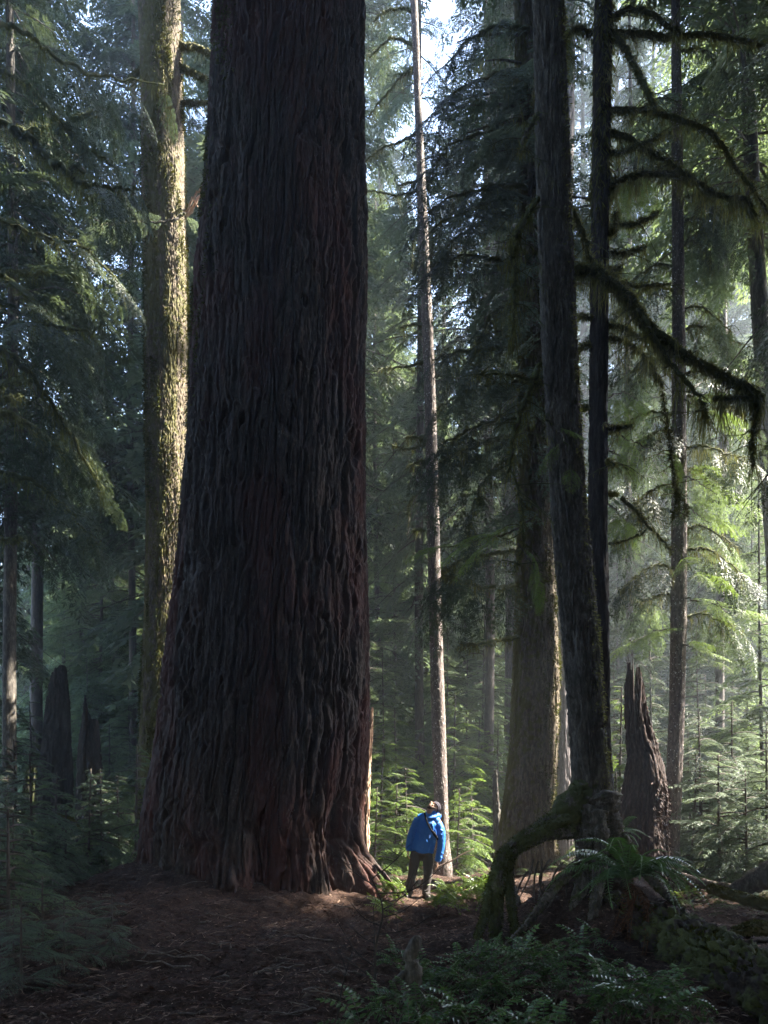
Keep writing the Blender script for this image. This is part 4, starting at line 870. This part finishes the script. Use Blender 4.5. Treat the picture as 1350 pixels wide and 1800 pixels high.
def shrub(k, px, Y, label, mat, sc=1.0, group=None, cat='shrub', name='low_shrub', lift=0.0):
    x = (px - HX) * Y / F; t = thing(name, label, cat, (x, Y, float(hgt(x, Y)) - .01 + lift), group)
    t.rotation_euler = (0, 0, random.uniform(0, 6.28)); t.scale = (sc,) * 3
    for nm, me, mm in (('leaves', SH[k][0], M[mat]), ('stem', SH[k][1], M['stick'])):
        o = bpy.data.objects.new(nm, me); COL.objects.link(o); o.parent = t
        if not me.materials: me.materials.append(mm)
        elif me.materials[0] != mm: o.material_slots[0].link = 'OBJECT'; o.material_slots[0].material = mm
random.seed(9)
for i in range(26):
    Y = random.uniform(4.35, 6.6); px = random.uniform(690, 1150)
    if Y > 5.8 and px > 1080: continue
    shrub(i % 3, px, Y, 'low glossy dark green shrub with paired leaflets in the shaded foreground', 'shrub', random.uniform(.7, 1.05), 'glossy shrubs in the foreground')
for px, Y in [(648, 4.6), (1180, 5.1), (1215, 4.9), (990, 6.9), (940, 7.0), (1040, 7.0), (880, 6.6), (835, 6.2)]:
    shrub(1, px, Y, 'low glossy dark green shrub with paired leaflets in the shaded foreground', 'shrub', random.uniform(.7, 1.0), 'glossy shrubs in the foreground')
for i in range(26):
    Y = random.uniform(10.3, 12.6); px = random.choice([random.uniform(770, 865), random.uniform(775, 860), random.uniform(668, 708)])
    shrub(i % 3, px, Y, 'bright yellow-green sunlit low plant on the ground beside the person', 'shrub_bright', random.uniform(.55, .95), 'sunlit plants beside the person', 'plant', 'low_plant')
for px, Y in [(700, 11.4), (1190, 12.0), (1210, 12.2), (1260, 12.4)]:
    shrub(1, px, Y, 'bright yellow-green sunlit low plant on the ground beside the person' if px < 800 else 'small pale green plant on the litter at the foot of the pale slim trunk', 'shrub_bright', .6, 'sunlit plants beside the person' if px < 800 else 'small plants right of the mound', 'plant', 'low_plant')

for k, (px, Y) in enumerate([(40, 6.2), (110, 6.8), (70, 7.6), (150, 8.4), (20, 7.0), (200, 7.4)]):
    plant_tree('sap_b', px, Y, 'tiny feathery seedling on the dark litter at the lower left', random.uniform(.35, .6), mat='needle_far', name='conifer_seedling', cat='seedling', group='seedlings at the lower left')
# sword fern on the mound
def sword_fern(px, py, Y, label, nf, L, seed, dead=0):
    p = P(px, py, Y); t = thing('sword_fern', label, 'fern', tuple(p)); r = np.random.default_rng(seed)
    for k in range(nf):
        A, T, ax = pinnate(seed + k, 30, 1.0, .105, .026, r.uniform(.75, 1.15), 80, 1, .1, r.uniform(.75, 1.1), True, .05)
        az = -math.pi / 2 + (k / nf * 2 - 1) * 2.2 + r.normal(0, .15); R = rotm(az, r.uniform(-.25, .5), r.normal(0, .3), L * r.uniform(.65, 1.05))
        b = MB(); b.quads(A @ R.T + p, T); b.tube(ax @ R.T + p, .004, 4, .9, cap=False); b.obj('frond', M['fern'], t)
    for k in range(dead):
        A, T, ax = pinnate(seed + 50 + k, 26, 1.0, .07, .02, 1.6, 70, 1, .1, .2, True, .05)
        az = -math.pi / 2 + r.normal(0, .7); R = rotm(az, r.uniform(-.7, -.2), r.normal(0, .6), L * r.uniform(.7, 1.0))
        b = MB(); b.quads(A @ R.T + p - np.array([0, 0, .05]), T); b.tube(ax @ R.T + p - np.array([0, 0, .05]), .004, 4, .9, cap=False)
        tag(b.obj('frond', M['fern_dead'], t), 'withered brown hanging frond')
sword_fern(1105, 1545, 7.6, 'large sword fern with arching glossy fronds on the mound right of the stilt roots', 34, 1.0, 601, 16)
sword_fern(1085, 1470, 9.6, 'smaller fern behind the big sword fern, against the broken snag', 12, .55, 640)

M['bark_log'] = bark_mat('bark_log', (0.008, 0.006, 0.005), (0.03, 0.02, 0.015), (0.08, 0.055, 0.04), (7, 7, 7), moss=(0.05, 0.06, 0.016), bumpd=.06)
# ------------------------------------------------------------------ logs, sticks, bare twigs
def log(name, label, pts, rads, mat, seed, mossv=.6, fz=0, rough=.1, n=40, cat='log', seg=22, group=None, hg=0):
    q = smooth_path(pts, n); rad = np.interp(np.linspace(0, 1, n), np.linspace(0, 1, len(rads)), rads) * (1 + .16 * (vn(np.arange(n) * .5, np.full(n, seed), seed) - .5))
    c = q[0].copy(); t = thing(name, label, cat, tuple(c), group)
    b = MB(); b.tube(q, rad, seg, rough=rough, seed=seed); me = b.mesh('wood', True)
    co = np.zeros(len(me.vertices) * 3, dtype=np.float32); me.vertices.foreach_get('co', co); co = co.reshape(-1, 3)
    a = me.attributes.new('moss', 'FLOAT', 'POINT'); nz = vn(co[:, 0] * 4, co[:, 1] * 4, seed); a.data.foreach_set('value', (mossv * (.4 + nz)).astype(np.float32))
    link('wood', me, M[mat], t)
    if fz:
        g = MB(); fuzz(g, q, rad, fz, .035, .010, seed + 2, 1.2)
        if hg: hang(g, q, hg, .18, .012, seed + 4, rad, rads[0] * .5)
        g.obj('moss', M['moss'], t)
    return t
log('nurse_log', 'massive dark decaying log with moss along its back at the bottom right corner', [P(1075, 1600, 8.2), P(1180, 1650, 7.2), P(1290, 1720, 6.2), P(1420, 1800, 5.3)], [.22, .30, .33, .36], 'bark_log', 701, .55, 30000, .2, 90, seg=60, hg=1500)
log('mossy_log', 'thin mossy log on the litter at the right edge', [P(1248, 1562, 11.2), P(1300, 1578, 10.6), P(1375, 1598, 10.2)], [.08, .09, .09], 'bark_mossy', 702, .9, 2600)
log('mossy_log', 'short mossy log below the thin one at the right edge', [P(1290, 1640, 8.4), P(1330, 1632, 8.5), P(1380, 1636, 8.6)], [.06, .09, .1], 'bark_mossy', 703, .9, 2000)
log('dark_log', 'dark sloping log end entering at the right edge above the mossy log', [P(1280, 1572, 11.8), P(1330, 1548, 11.7), P(1400, 1520, 11.6)], [.10, .20, .30], 'bark_dark', 704, .2)
log('grey_log', 'weathered grey log lying at the foot of the pale slim trunk', [P(1195, 1538, 12.6), P(1240, 1552, 12.4), P(1295, 1560, 12.2)], [.06, .07, .05], 'stick', 705, 0, cat='log')
log('bent_branch', 'mossy bowed branch in the undergrowth at far left', [P(40, 1446, 14), P(85, 1434, 13.8), P(125, 1440, 13.6), P(146, 1466, 13.5)], [.03, .03, .028, .02], 'bark_mossy', 706, .9, 900, cat='branch')
log('pale_branch', 'fallen pale branch with broken orange tip behind the person', [P(765, 1525, 12.9), P(792, 1514, 12.9), P(812, 1502, 12.9), P(832, 1492, 12.9)], [.016, .015, .012, .008], 'pale_wood', 707, 0, cat='branch', n=14, seg=7)
log('root_chunk', 'upright weathered grey root chunk in the foreground left of the shrubs', [P(722, 1760, 5.1), P(728, 1715, 5.1), P(722, 1680, 5.15), P(735, 1648, 5.2)], [.055, .06, .05, .035], 'bark_dark', 708, 0, cat='driftwood', rough=.35, n=24, seg=14)
log('root_chunk', 'slanting grey root joined low beside the upright chunk', [P(725, 1700, 5.15), P(700, 1722, 5.1), P(680, 1742, 5.0)], [.035, .03, .012], 'bark_dark', 709, 0, cat='driftwood', rough=.3, n=14, seg=10)
def hillroots():
    pts = [[(655, 1500), (672, 1530), (690, 1560)], [(640, 1530), (665, 1560), (676, 1580)]]
def twiggy(label, px, py, Y, H, seed, lean=0.0, n1=9, r0=.012):
    p = P(px, py, Y); r = np.random.default_rng(seed); t = thing('bare_sapling', label, 'sapling', tuple(p)); b = MB()
    main = smooth_path([p, p + [lean * H * .3, .02, H * .45], p + [lean * H * .2 + .05, 0, H * .75], p + [lean * H, 0, H]], 16); b.tube(main, np.linspace(r0, r0 * .3, 16), 6, .4, rough=.2)
    for k in range(n1):
        q = main[3 + int(k * 12 / n1)]; az = r.uniform(0, 6.28); l = H * r.uniform(.25, .5)
        d = np.array([math.cos(az) * .9, math.sin(az) * .5, r.uniform(.1, .8)]); d /= np.linalg.norm(d)
        s = smooth_path([q, q + d * l * .5 + [0, 0, r.normal(0, .03)], q + d * l + [0, 0, r.uniform(-.02, .12) * H]], 8); b.tube(s, np.linspace(r0 * .45, r0 * .15, 8), 4, .4)
        for j in range(4):
            q2 = s[2 + j]; az = r.uniform(0, 6.28); d2 = np.array([math.cos(az), math.sin(az) * .5, r.uniform(0, .8)]); d2 /= np.linalg.norm(d2)
            b.tube([q2, q2 + d2 * l * .2, q2 + d2 * l * .38 + [0, 0, .01]], [r0 * .22, r0 * .15, r0 * .1], 3, .4, cap=False)
    b.obj('twigs', M['bark_black'], t)
twiggy('leafless dark twiggy sapling standing in the foreground below the giant trunk', 664, 1800, 5.0, 1.12, 711, -.06, 12)
twiggy('leafless thin sapling rising at the bottom edge, left of the twiggy one', 590, 1815, 4.6, .55, 712, .2, 8, .007)
twiggy('low bare twig tangle at the bottom, right of the twiggy sapling', 700, 1780, 5.2, .45, 713, .5, 7, .007)
def stick_things():
    r = np.random.default_rng(721)
    spots = [(530, 1650, 60), (330, 1700, 90), (480, 1690, 40), (250, 1690, 80), (560, 1740, 100), (415, 1735, 70), (130, 1760, 60), (610, 1620, 50), (700, 1620, 40), (360, 1610, 60), (470, 1560, 60), (320, 1560, 60), (560, 1780, 120), (630, 1770, 110), (780, 1640, 50), (1270, 1640, 60), (1230, 1600, 60), (1310, 1610, 50), (1180, 1590, 50), (820, 1540, 50), (850, 1560, 40), (200, 1640, 50), (150, 1620, 50), (90, 1660, 50), (1330, 1600, 30)]
    for k in range(60):
        py = 1500 + 290 * r.random() ** .8; px = r.uniform(30, 690) if k % 4 else r.uniform(1180, 1345); spots.append((px, py + 90 * (py < 1570), r.uniform(15, 70)))
    for k, (px, py, L) in enumerate(spots):
        # march down the sight line to the ground
        Y = 3.0
        while Y < 20 and EYE + (HY - py) * Y / F > float(hgt((px - HX) * Y / F, Y)): Y += .03
        x = (px - HX) * Y / F; l = L * Y / F * r.uniform(.8, 1.3); a = r.uniform(-.6, .6) + (math.pi if r.random() < .5 else 0)
        q = []
        for s in np.linspace(0, 1, 8):
            xx = x + l * s * math.cos(a) + .04 * math.sin(s * 6 + k); yy = Y + l * s * math.sin(a); q.append([xx, yy, float(hgt(xx, yy)) + .012 + .03 * math.sin(s * 3.1) * r.uniform(.4, 1.4)])
        q = np.array(q); w = r.uniform(.005, .012)
        t = thing('fallen_stick', 'thin broken stick lying on the needle litter', 'stick', tuple(q[0]), 'sticks scattered over the litter')
        b = MB(); b.tube(q, np.linspace(w, w * .4, 8), 5, rough=.3, seed=k)
        m = q[4]; d = np.array([math.cos(a + .8), math.sin(a + .8), .25]); b.tube([m, m + d * l * .2, m + d * l * .3], [w * .5, w * .35, w * .2], 4, cap=False)
        b.obj('wood', M['stick'], t)
stick_things()

# ------------------------------------------------------------------ litter and ground cover
def litter():
    r = np.random.default_rng(731); n = 170000
    y = 3.4 + (r.random(n) ** 1.5) * 13.5; x = (r.random(n) - .5) * 2 * (.60 * y + .3)
    z = hgt(x, y) + r.uniform(0, .018, n)
    B = np.stack([x, y, z], -1); a = r.uniform(0, 6.28, n); d = np.stack([np.cos(a), np.sin(a), r.normal(.06, .22, n)], -1); d /= np.linalg.norm(d, axis=1)[:, None]
    s = np.cross(d, np.stack([r.normal(0, .4, n), r.normal(0, .4, n), np.ones(n)], -1)); s /= np.linalg.norm(s, axis=1)[:, None]
    big = r.random(n) ** 5; L = .016 + .045 * r.random(n) + .16 * big; Wd = .0035 + .004 * r.random(n) + .03 * (r.random(n) ** 7)
    tn = np.clip(r.normal(.38, .2, n) + .6 * (r.random(n) > .94), 0, 1)
    mb = MB(); mb.quads(kite(B - d * (L * .5)[:, None], d, s, L, Wd), tn)
    n = 2600; y = 3.6 + (r.random(n) ** 1.3) * 10; x = (r.random(n) - .5) * 2 * (.60 * y + .3)      # slabs of bark, cones, crumbs of wood
    B = np.stack([x, y, hgt(x, y) + r.uniform(.004, .025, n)], -1); a = r.uniform(0, 6.28, n); d = np.stack([np.cos(a), np.sin(a), r.normal(0, .18, n)], -1); d /= np.linalg.norm(d, axis=1)[:, None]
    s = np.cross(d, np.stack([r.normal(0, .35, n), r.normal(0, .35, n), np.ones(n)], -1)); s /= np.linalg.norm(s, axis=1)[:, None]
    mb.quads(kite(B, d, s, r.uniform(.04, .15, n), r.uniform(.018, .05, n)), np.clip(r.normal(.35, .22, n), 0, 1))
    for i in range(1500):      # forked twiglets standing a little off the floor
        y = 3.6 + (r.random() ** 1.3) * 10; x = (r.random() - .5) * 2 * (.60 * y + .3); a = r.uniform(0, 6.28); l = r.uniform(.08, .32); p = np.array([x, y, float(hgt(x, y)) + .008]); d = np.array([math.cos(a), math.sin(a), r.uniform(-.02, .18)])
        w = r.uniform(.0018, .0045); t_ = r.uniform(.1, 1); m = p + d * l * .5 + [0, 0, r.uniform(0, .012)]; mb.tube([p, m, p + d * l + r.normal(0, .012, 3)], [w, w * .8, w * .4], 3, t_, cap=False)
        e = np.array([math.cos(a + .7), math.sin(a + .7), .1]); mb.tube([m, m + e * l * .2, m + e * l * .35], [w * .6, w * .5, w * .3], 3, t_, cap=False)
    o = mb.obj('litter', M['litter']); tag(o, 'fallen needles, bark flakes and bits of twig on the dark soil', 'litter', kind='stuff')
litter()
def cover():
    r = np.random.default_rng(741); mb = MB(); n = 900
    for i in range(n):
        y = r.uniform(14.5, 30); x = r.uniform(-.6, .62) * y
        if r.random() < .25: y = r.uniform(10.5, 14); x = r.choice([r.uniform(-7.5, -6.0), r.uniform(5.0, 8.0)])
        A, T = TPL_LOW[r.integers(3)] if y > 22 else TPL_MID[r.integers(3)]
        R = rotm(r.uniform(0, 6.28), r.uniform(0, .7), r.normal(0, .3), r.uniform(.3, .75)); mb.quads(A[::3] @ R.T + np.array([x, y, float(hgt(x, y)) + .03]), T[::3])
    o = mb.obj('undergrowth', M['needle_young']); tag(o, 'low feathery green undergrowth covering the floor behind the trunks', 'undergrowth', kind='stuff')
cover()
def dry_tufts():       # rootlets and dead needles hanging over the lip of the mounds
    r = np.random.default_rng(751); n = 9000
    x = r.uniform(-6.5, 1.5, n); y = r.uniform(8.4, 11.2, n); keep = vn(x * 1.8, y * 1.8, 3) > .5; x = x[keep]; y = y[keep]; n = len(x)
    B = np.stack([x, y, hgt(x, y) + .03], -1); d = np.stack([r.normal(0, .5, n), r.normal(-.5, .4, n), r.normal(0, .5, n)], -1); d /= np.linalg.norm(d, axis=1)[:, None]
    s = np.cross(d, r.normal(0, 1, (n, 3))); s /= np.linalg.norm(s, axis=1)[:, None]
    mb = MB(); mb.quads(kite(B, d, s, r.uniform(.05, .14, n), r.uniform(.003, .006, n)), r.uniform(.1, .7, n))
    o = mb.obj('dry_needles', M['litter']); tag(o, 'dry needle tufts over the mound below the giant trunk', 'litter', kind='stuff')
dry_tufts()

# ------------------------------------------------------------------ the person
def person():
    Y = 12.2
    gz = float(hgt(.62, Y)); off = gz - P(720, 1583, Y)[2]
    def q(px, py, dy=0.0): v = P(px, py, Y); v[1] += dy; v[2] += off * (py > 1400) ; return v
    mats = dict(skin=plain('skin', (0.46, 0.27, 0.19), .5, .1, 40), jacket=None, trousers=plain('trousers_cloth', (0.055, 0.046, 0.045), .75, .2, 60, .01), hat=plain('knit_hat', (0.028, 0.022, 0.032), .9, .3, 120, .01),
                strap=plain('strap_web', (0.01, 0.01, 0.011), .95, .2, 60, 0, .1), boots=plain('boot_leather', (0.03, 0.024, 0.02), .5, .3, 40, .01), beard=plain('beard_hair', (0.05, 0.028, 0.018), .8, .4, 150, .01), eye=plain('eye', (0.02, 0.015, 0.012), .2, .1))
    m, nt, out = nodes('blue_shell'); v = coords(nt, (1, 1, 1)); n1 = noise(nt, 11, 4, coords(nt, (1.5, 1.5, .8)), .55); n2 = noise(nt, 3, 2, v)
    p = N(nt, 'ShaderNodeBsdfPrincipled'); p.inputs['Roughness'].default_value = .55; nt.links.new(mixc(nt, n2, (0.008, 0.10, 0.42), (0.014, 0.17, 0.62)), p.inputs['Base Color'])
    nt.links.new(bump(nt, n1, .8, .03), p.inputs['Normal']); nt.links.new(p.outputs[0], out.inputs[0]); mats['jacket'] = m
    root = thing('person', 'person in bright blue jacket, dark trousers and beanie, head tipped back looking up', 'person', (.62, Y, gz))
    def ellipsoid(mb, c, rx, ry, rz, R=np.eye(3), n=14):
        th = np.linspace(0, np.pi, n)[1:-1]; ph = np.linspace(0, 2 * np.pi, n * 2, endpoint=False)
        V = np.stack([np.outer(np.sin(th), np.cos(ph)) * rx, np.outer(np.sin(th), np.sin(ph)) * ry, np.outer(np.cos(th), np.ones(len(ph))) * rz], -1).reshape(-1, 3)
        m_ = len(ph); k = len(V); V = np.vstack([V, [0, 0, rz], [0, 0, -rz]]); V = V @ R.T + c
        i = np.arange(len(th) - 1)[:, None] * m_; j = np.arange(m_)[None, :]; j2 = (j + 1) % m_
        Q = np.stack([i + j, i + m_ + j, i + m_ + j2, i + j2], -1).reshape(-1, 4); jj = np.arange(0, m_, 2)
        Q = np.vstack([Q, np.stack([np.full(len(jj), k), jj, (jj + 1) % m_, (jj + 2) % m_], -1), np.stack([np.full(len(jj), k + 1), k - m_ + (jj + 2) % m_, k - m_ + (jj + 1) % m_, k - m_ + jj], -1)])
        mb.add(V, Q)
    def tubes(mb, pts, rad, n=14, flat=None):
        b = MB(); b.tube(smooth_path(pts, 14), np.interp(np.linspace(0, 1, 14), np.linspace(0, 1, len(rad)), rad), n)
        V = np.vstack(b.V)
        if flat: c = np.mean(np.asarray(pts), 0)[1]; V[:, 1] = c + (V[:, 1] - c) * flat
        mb.add(V, np.vstack(b.Q))
    def solid(mb, name, mat, voxel, sm=4):
        o = link(name, mb.mesh(name, True), mat, root); r_ = o.modifiers.new('remesh', 'REMESH'); r_.mode = 'VOXEL'; r_.voxel_size = voxel; r_.use_smooth_shade = True
        s_ = o.modifiers.new('smooth', 'SMOOTH'); s_.factor = .5; s_.iterations = sm; return o
    neck0 = q(757, 1441, .0); hc = q(762, 1424, -.02)
    up = Vector((.76, .40, .50)).normalized(); fwd = Vector((-.42, -.40, .82)); fwd = (fwd - up * fwd.dot(up)).normalized(); rt = fwd.cross(up).normalized()
    H = np.array([list(rt), list(fwd), list(up)]).T       # columns: right, face direction, crown direction
    hp = lambda a, b_, c: hc + H @ np.array([a, b_, c])
    b = MB()
    ellipsoid(b, hp(0, -.01, .03), .076, .092, .088, H); ellipsoid(b, hp(0, .035, -.045), .055, .055, .065, H); ellipsoid(b, hp(0, .062, -.085), .028, .026, .022, H)
    ellipsoid(b, hp(0, .100, -.010), .011, .018, .024, H, 10); ellipsoid(b, hp(0, .084, -.048), .024, .012, .011, H, 10); ellipsoid(b, hp(0, .078, .026), .052, .012, .010, H, 10)
    for s in (-1, 1): ellipsoid(b, hp(s * .077, -.012, .0), .010, .018, .030, H, 10); ellipsoid(b, hp(s * .038, .068, -.02), .02, .016, .018, H, 10)
    tubes(b, [hp(0, .0, -.04), hp(0, -.01, -.09), neck0], [.056, .055, .062])
    # trunk and limbs inside the clothes, so the body is one surface
    tubes(b, [q(755, 1437), q(748, 1470), q(741, 1505)], [.10, .15, .14], 18, .62)
    for s, ch in ((0, [q(736, 1444), q(722, 1472), q(718, 1498)]), (1, [q(771, 1450), q(776, 1480, -.03), q(769, 1518, -.05)])): tubes(b, [q(752, 1446)] + ch, [.07, .052, .042, .030])
    for ch in ([q(733, 1505), q(726, 1537), q(720, 1572)], [q(748, 1505), q(751, 1541), q(749, 1575)]): tubes(b, ch, [.08, .056, .042])
    def hand(c, dn, sd):
        """relaxed hand: palm, four curled fingers of unequal length and a thumb"""
        d = Vector(dn).normalized(); w = Vector((0, 1, 0)); w = (w - d * w.dot(d)).normalized(); o_ = d.cross(w).normalized() * sd   # o_ points to the palm side (towards the thigh)
        d, w, o_ = np.array(d), np.array(w), np.array(o_); pc = c + d * .045
        R = np.array([o_, w, d]).T; ellipsoid(b, pc, .016, .042, .052, R, 10); tubes(b, [c - d * .05, c + d * .01], [.030, .026])
        for k, (u, l) in enumerate(((-.030, .066), (-.010, .076), (.011, .071), (.030, .056))):
            st_ = pc + d * .036 + w * u; tubes(b, [st_, st_ + d * l * .42 + o_ * .006, st_ + d * l * .74 + o_ * .022, st_ + d * l * .86 + o_ * .042], [.0098, .0092, .0085, .0075], 8)
        st_ = c + d * .02 - w * .032; tubes(b, [st_, st_ + d * .026 - w * .020 + o_ * .010, st_ + d * .052 - w * .024 + o_ * .024], [.012, .011, .009], 8)
    hand(q(717.5, 1500), (-.05, -.1, -1), 1); hand(q(768.5, 1519, -.05), (-.02, -.12, -1), -1)
    body = solid(b, 'body', mats['skin'], .0058, 3)
    for s in (-1, 1):
        e = MB(); ellipsoid(e, hp(s * .031, .077, .006), .011, .008, .006, H, 8); e.obj('eye', mats['eye'], root, True)
    e = MB(); ellipsoid(e, hp(0, .040, -.066), .060, .052, .050, H); ellipsoid(e, hp(0, .086, -.037), .026, .012, .006, H, 8)
    for s in (-1, 1): tubes(e, [hp(s * .066, .0, -.005), hp(s * .062, .02, -.04), hp(s * .04, .05, -.075)], [.012, .02, .02], 8)
    solid(e, 'beard', mats['beard'], .005, 2)
    e = MB(); ellipsoid(e, hp(0, -.022, .052), .088, .104, .085, H, 18); V = e.V[0]; loc = (V - hc) @ H
    cut = .030 + .10 * np.clip(-loc[:, 1] * -.0, 0, 1) + .0; lo = np.where(loc[:, 1] > -.02, .034, .034 + (loc[:, 1] + .02) * .65)
    loc[:, 2] = np.maximum(loc[:, 2], lo); e.V[0] = loc @ H.T + hc
    rim = [hp(.090 * math.cos(a), -.022 + .106 * math.sin(a), .038 + min(0, (-.022 + .106 * math.sin(a) + .02) * .6)) for a in np.linspace(0, 2 * np.pi, 24)]
    tubes(e, rim, [.011, .011], 8); solid(e, 'beanie', mats['hat'], .006, 3)
    # jacket
    j = MB()
    tubes(j, [q(756, 1440), q(752, 1452), q(748, 1475), q(742, 1501)], [.13, .205, .20, .205], 24, .64)
    tubes(j, [q(735, 1444), q(753, 1442), q(770, 1450)], [.075, .10, .08], 16)
    tubes(j, [q(736, 1446), q(727, 1463), q(721, 1480), q(718, 1499)], [.088, .074, .064, .056], 16); tubes(j, [q(769, 1453), q(775, 1468, -.02), q(775, 1492, -.04), q(769, 1518, -.05)], [.088, .078, .068, .058], 16)
    tubes(j, [q(756.5, 1444), q(757.5, 1437), q(759, 1431, .01)], [.115, .095, .088], 18)
    ellipsoid(j, q(765, 1440, .09), .12, .07, .07)      # hood lying on the back
    tubes(j, [q(744, 1440, -.05), q(752, 1443, -.09), q(762, 1442, -.08), q(770, 1438, -.02)], [.028, .030, .030, .03], 10)
    tubes(j, [q(724, 1500, 0), q(742, 1502, -.10), q(761, 1503, 0)], [.03, .032, .03], 10)
    rr = np.random.default_rng(3)
    for k in range(16):      # folds across chest and sleeves
        x = rr.uniform(733, 766); y = rr.uniform(1450, 1496); dx = rr.uniform(-7, 7); tubes(j, [q(x, y, -.122), q(x + dx * .5, y + 6, -.128), q(x + dx, y + 12, -.12)], [.004, .011, .004], 6)
    for k in range(7):
        y = 1462 + k * 8; tubes(j, [q(770, y, -.075), q(775, y + 2, -.10), q(781, y + 4, -.06)], [.004, .010, .004], 6)
    for k in range(5):
        y = 1456 + k * 9; tubes(j, [q(716 + (4 - k) * 1.5, y, -.04), q(722 + (4 - k) * 1.5, y + 3, -.075), q(728 + (4 - k) * 1.5, y + 5, -.04)], [.004, .010, .004], 6)
    solid(j, 'jacket', mats['jacket'], .0075, 3)
    sp = smooth_path([q(746, 1434, -.06), q(748, 1444, -.135), q(753, 1457, -.150), q(760, 1468, -.150), q(767, 1476, -.12), q(770, 1482, -.02)], 24)
    e = MB(); e.tube(sp, .016, 8); V = e.V[0]; e.V[0] = V; e.obj('strap', mats['strap'], root, True)
    e = MB(); tubes(e, [q(757, 1464, -.155), q(762, 1470, -.158), q(767, 1477, -.13)], [.018, .030, .022], 10); e.obj('strap_pad', mats['strap'], root, True)
    # trousers
    t = MB(); tubes(t, [q(742, 1497), q(741, 1508)], [.165, .16], 20, .68)
    tubes(t, [q(732, 1503), q(728, 1522, -.01), q(725, 1540, -.02), q(721, 1558), q(719, 1575)], [.105, .092, .078, .070, .072], 18); tubes(t, [q(750, 1503), q(752, 1522), q(752, 1541, -.01), q(750, 1560), q(749, 1577)], [.105, .092, .078, .070, .072], 18)
    for k in range(8):
        x, y = [(722, 1536), (726, 1541), (724, 1566), (720, 1570), (748, 1540), (753, 1545), (747, 1568), (750, 1573)][k]; tubes(t, [q(x - 4, y, -.07), q(x, y + 2, -.085), q(x + 5, y - 1, -.07)], [.004, .010, .004], 6)
    solid(t, 'trousers', mats['trousers'], .008, 3)
    for x, y, dx in ((719, 1577, -.05), (749, 1579, .03)):
        e = MB(); c = q(x, y); c2 = np.array([c[0] + dx, c[1] - .10, gz + .045]); ellipsoid(e, np.array([c[0], c[1] + .01, gz + .07]), .055, .075, .07); ellipsoid(e, c2, .052, .12, .045); ellipsoid(e, c2 + [0, .03, -.028], .058, .155, .02); solid(e, 'boot', mats['boots'], .007, 3)
person()

# ------------------------------------------------------------------ forest air
hz = bpy.data.meshes.new('haze'); 
x0, x1, y0, y1, z0, z1 = -75, 75, -30, 110, -4.0, 52
hv = [(x0, y0, z0), (x1, y0, z0), (x1, y1, z0), (x0, y1, z0), (x0, y0, z1), (x1, y0, z1), (x1, y1, z1), (x0, y1, z1)]
hz.from_pydata(hv, [], [(3, 2, 1, 0), (4, 5, 6, 7), (0, 1, 5, 4), (1, 2, 6, 5), (2, 3, 7, 6), (3, 0, 4, 7)]); hz.update()
mh = bpy.data.materials.new('haze'); mh.use_nodes = True; nt = mh.node_tree; nt.nodes.clear()
out = nt.nodes.new('ShaderNodeOutputMaterial'); pv = nt.nodes.new('ShaderNodeVolumePrincipled')
pv.inputs['Color'].default_value = (0.80, 0.90, 1.0, 1); pv.inputs['Density'].default_value = HAZE_DENSITY; pv.inputs['Anisotropy'].default_value = 0.25
nt.links.new(pv.outputs[0], out.inputs['Volume'])
tag(link('haze', hz, mh), kind='stuff', label='pale forest haze filling the air between the trees')
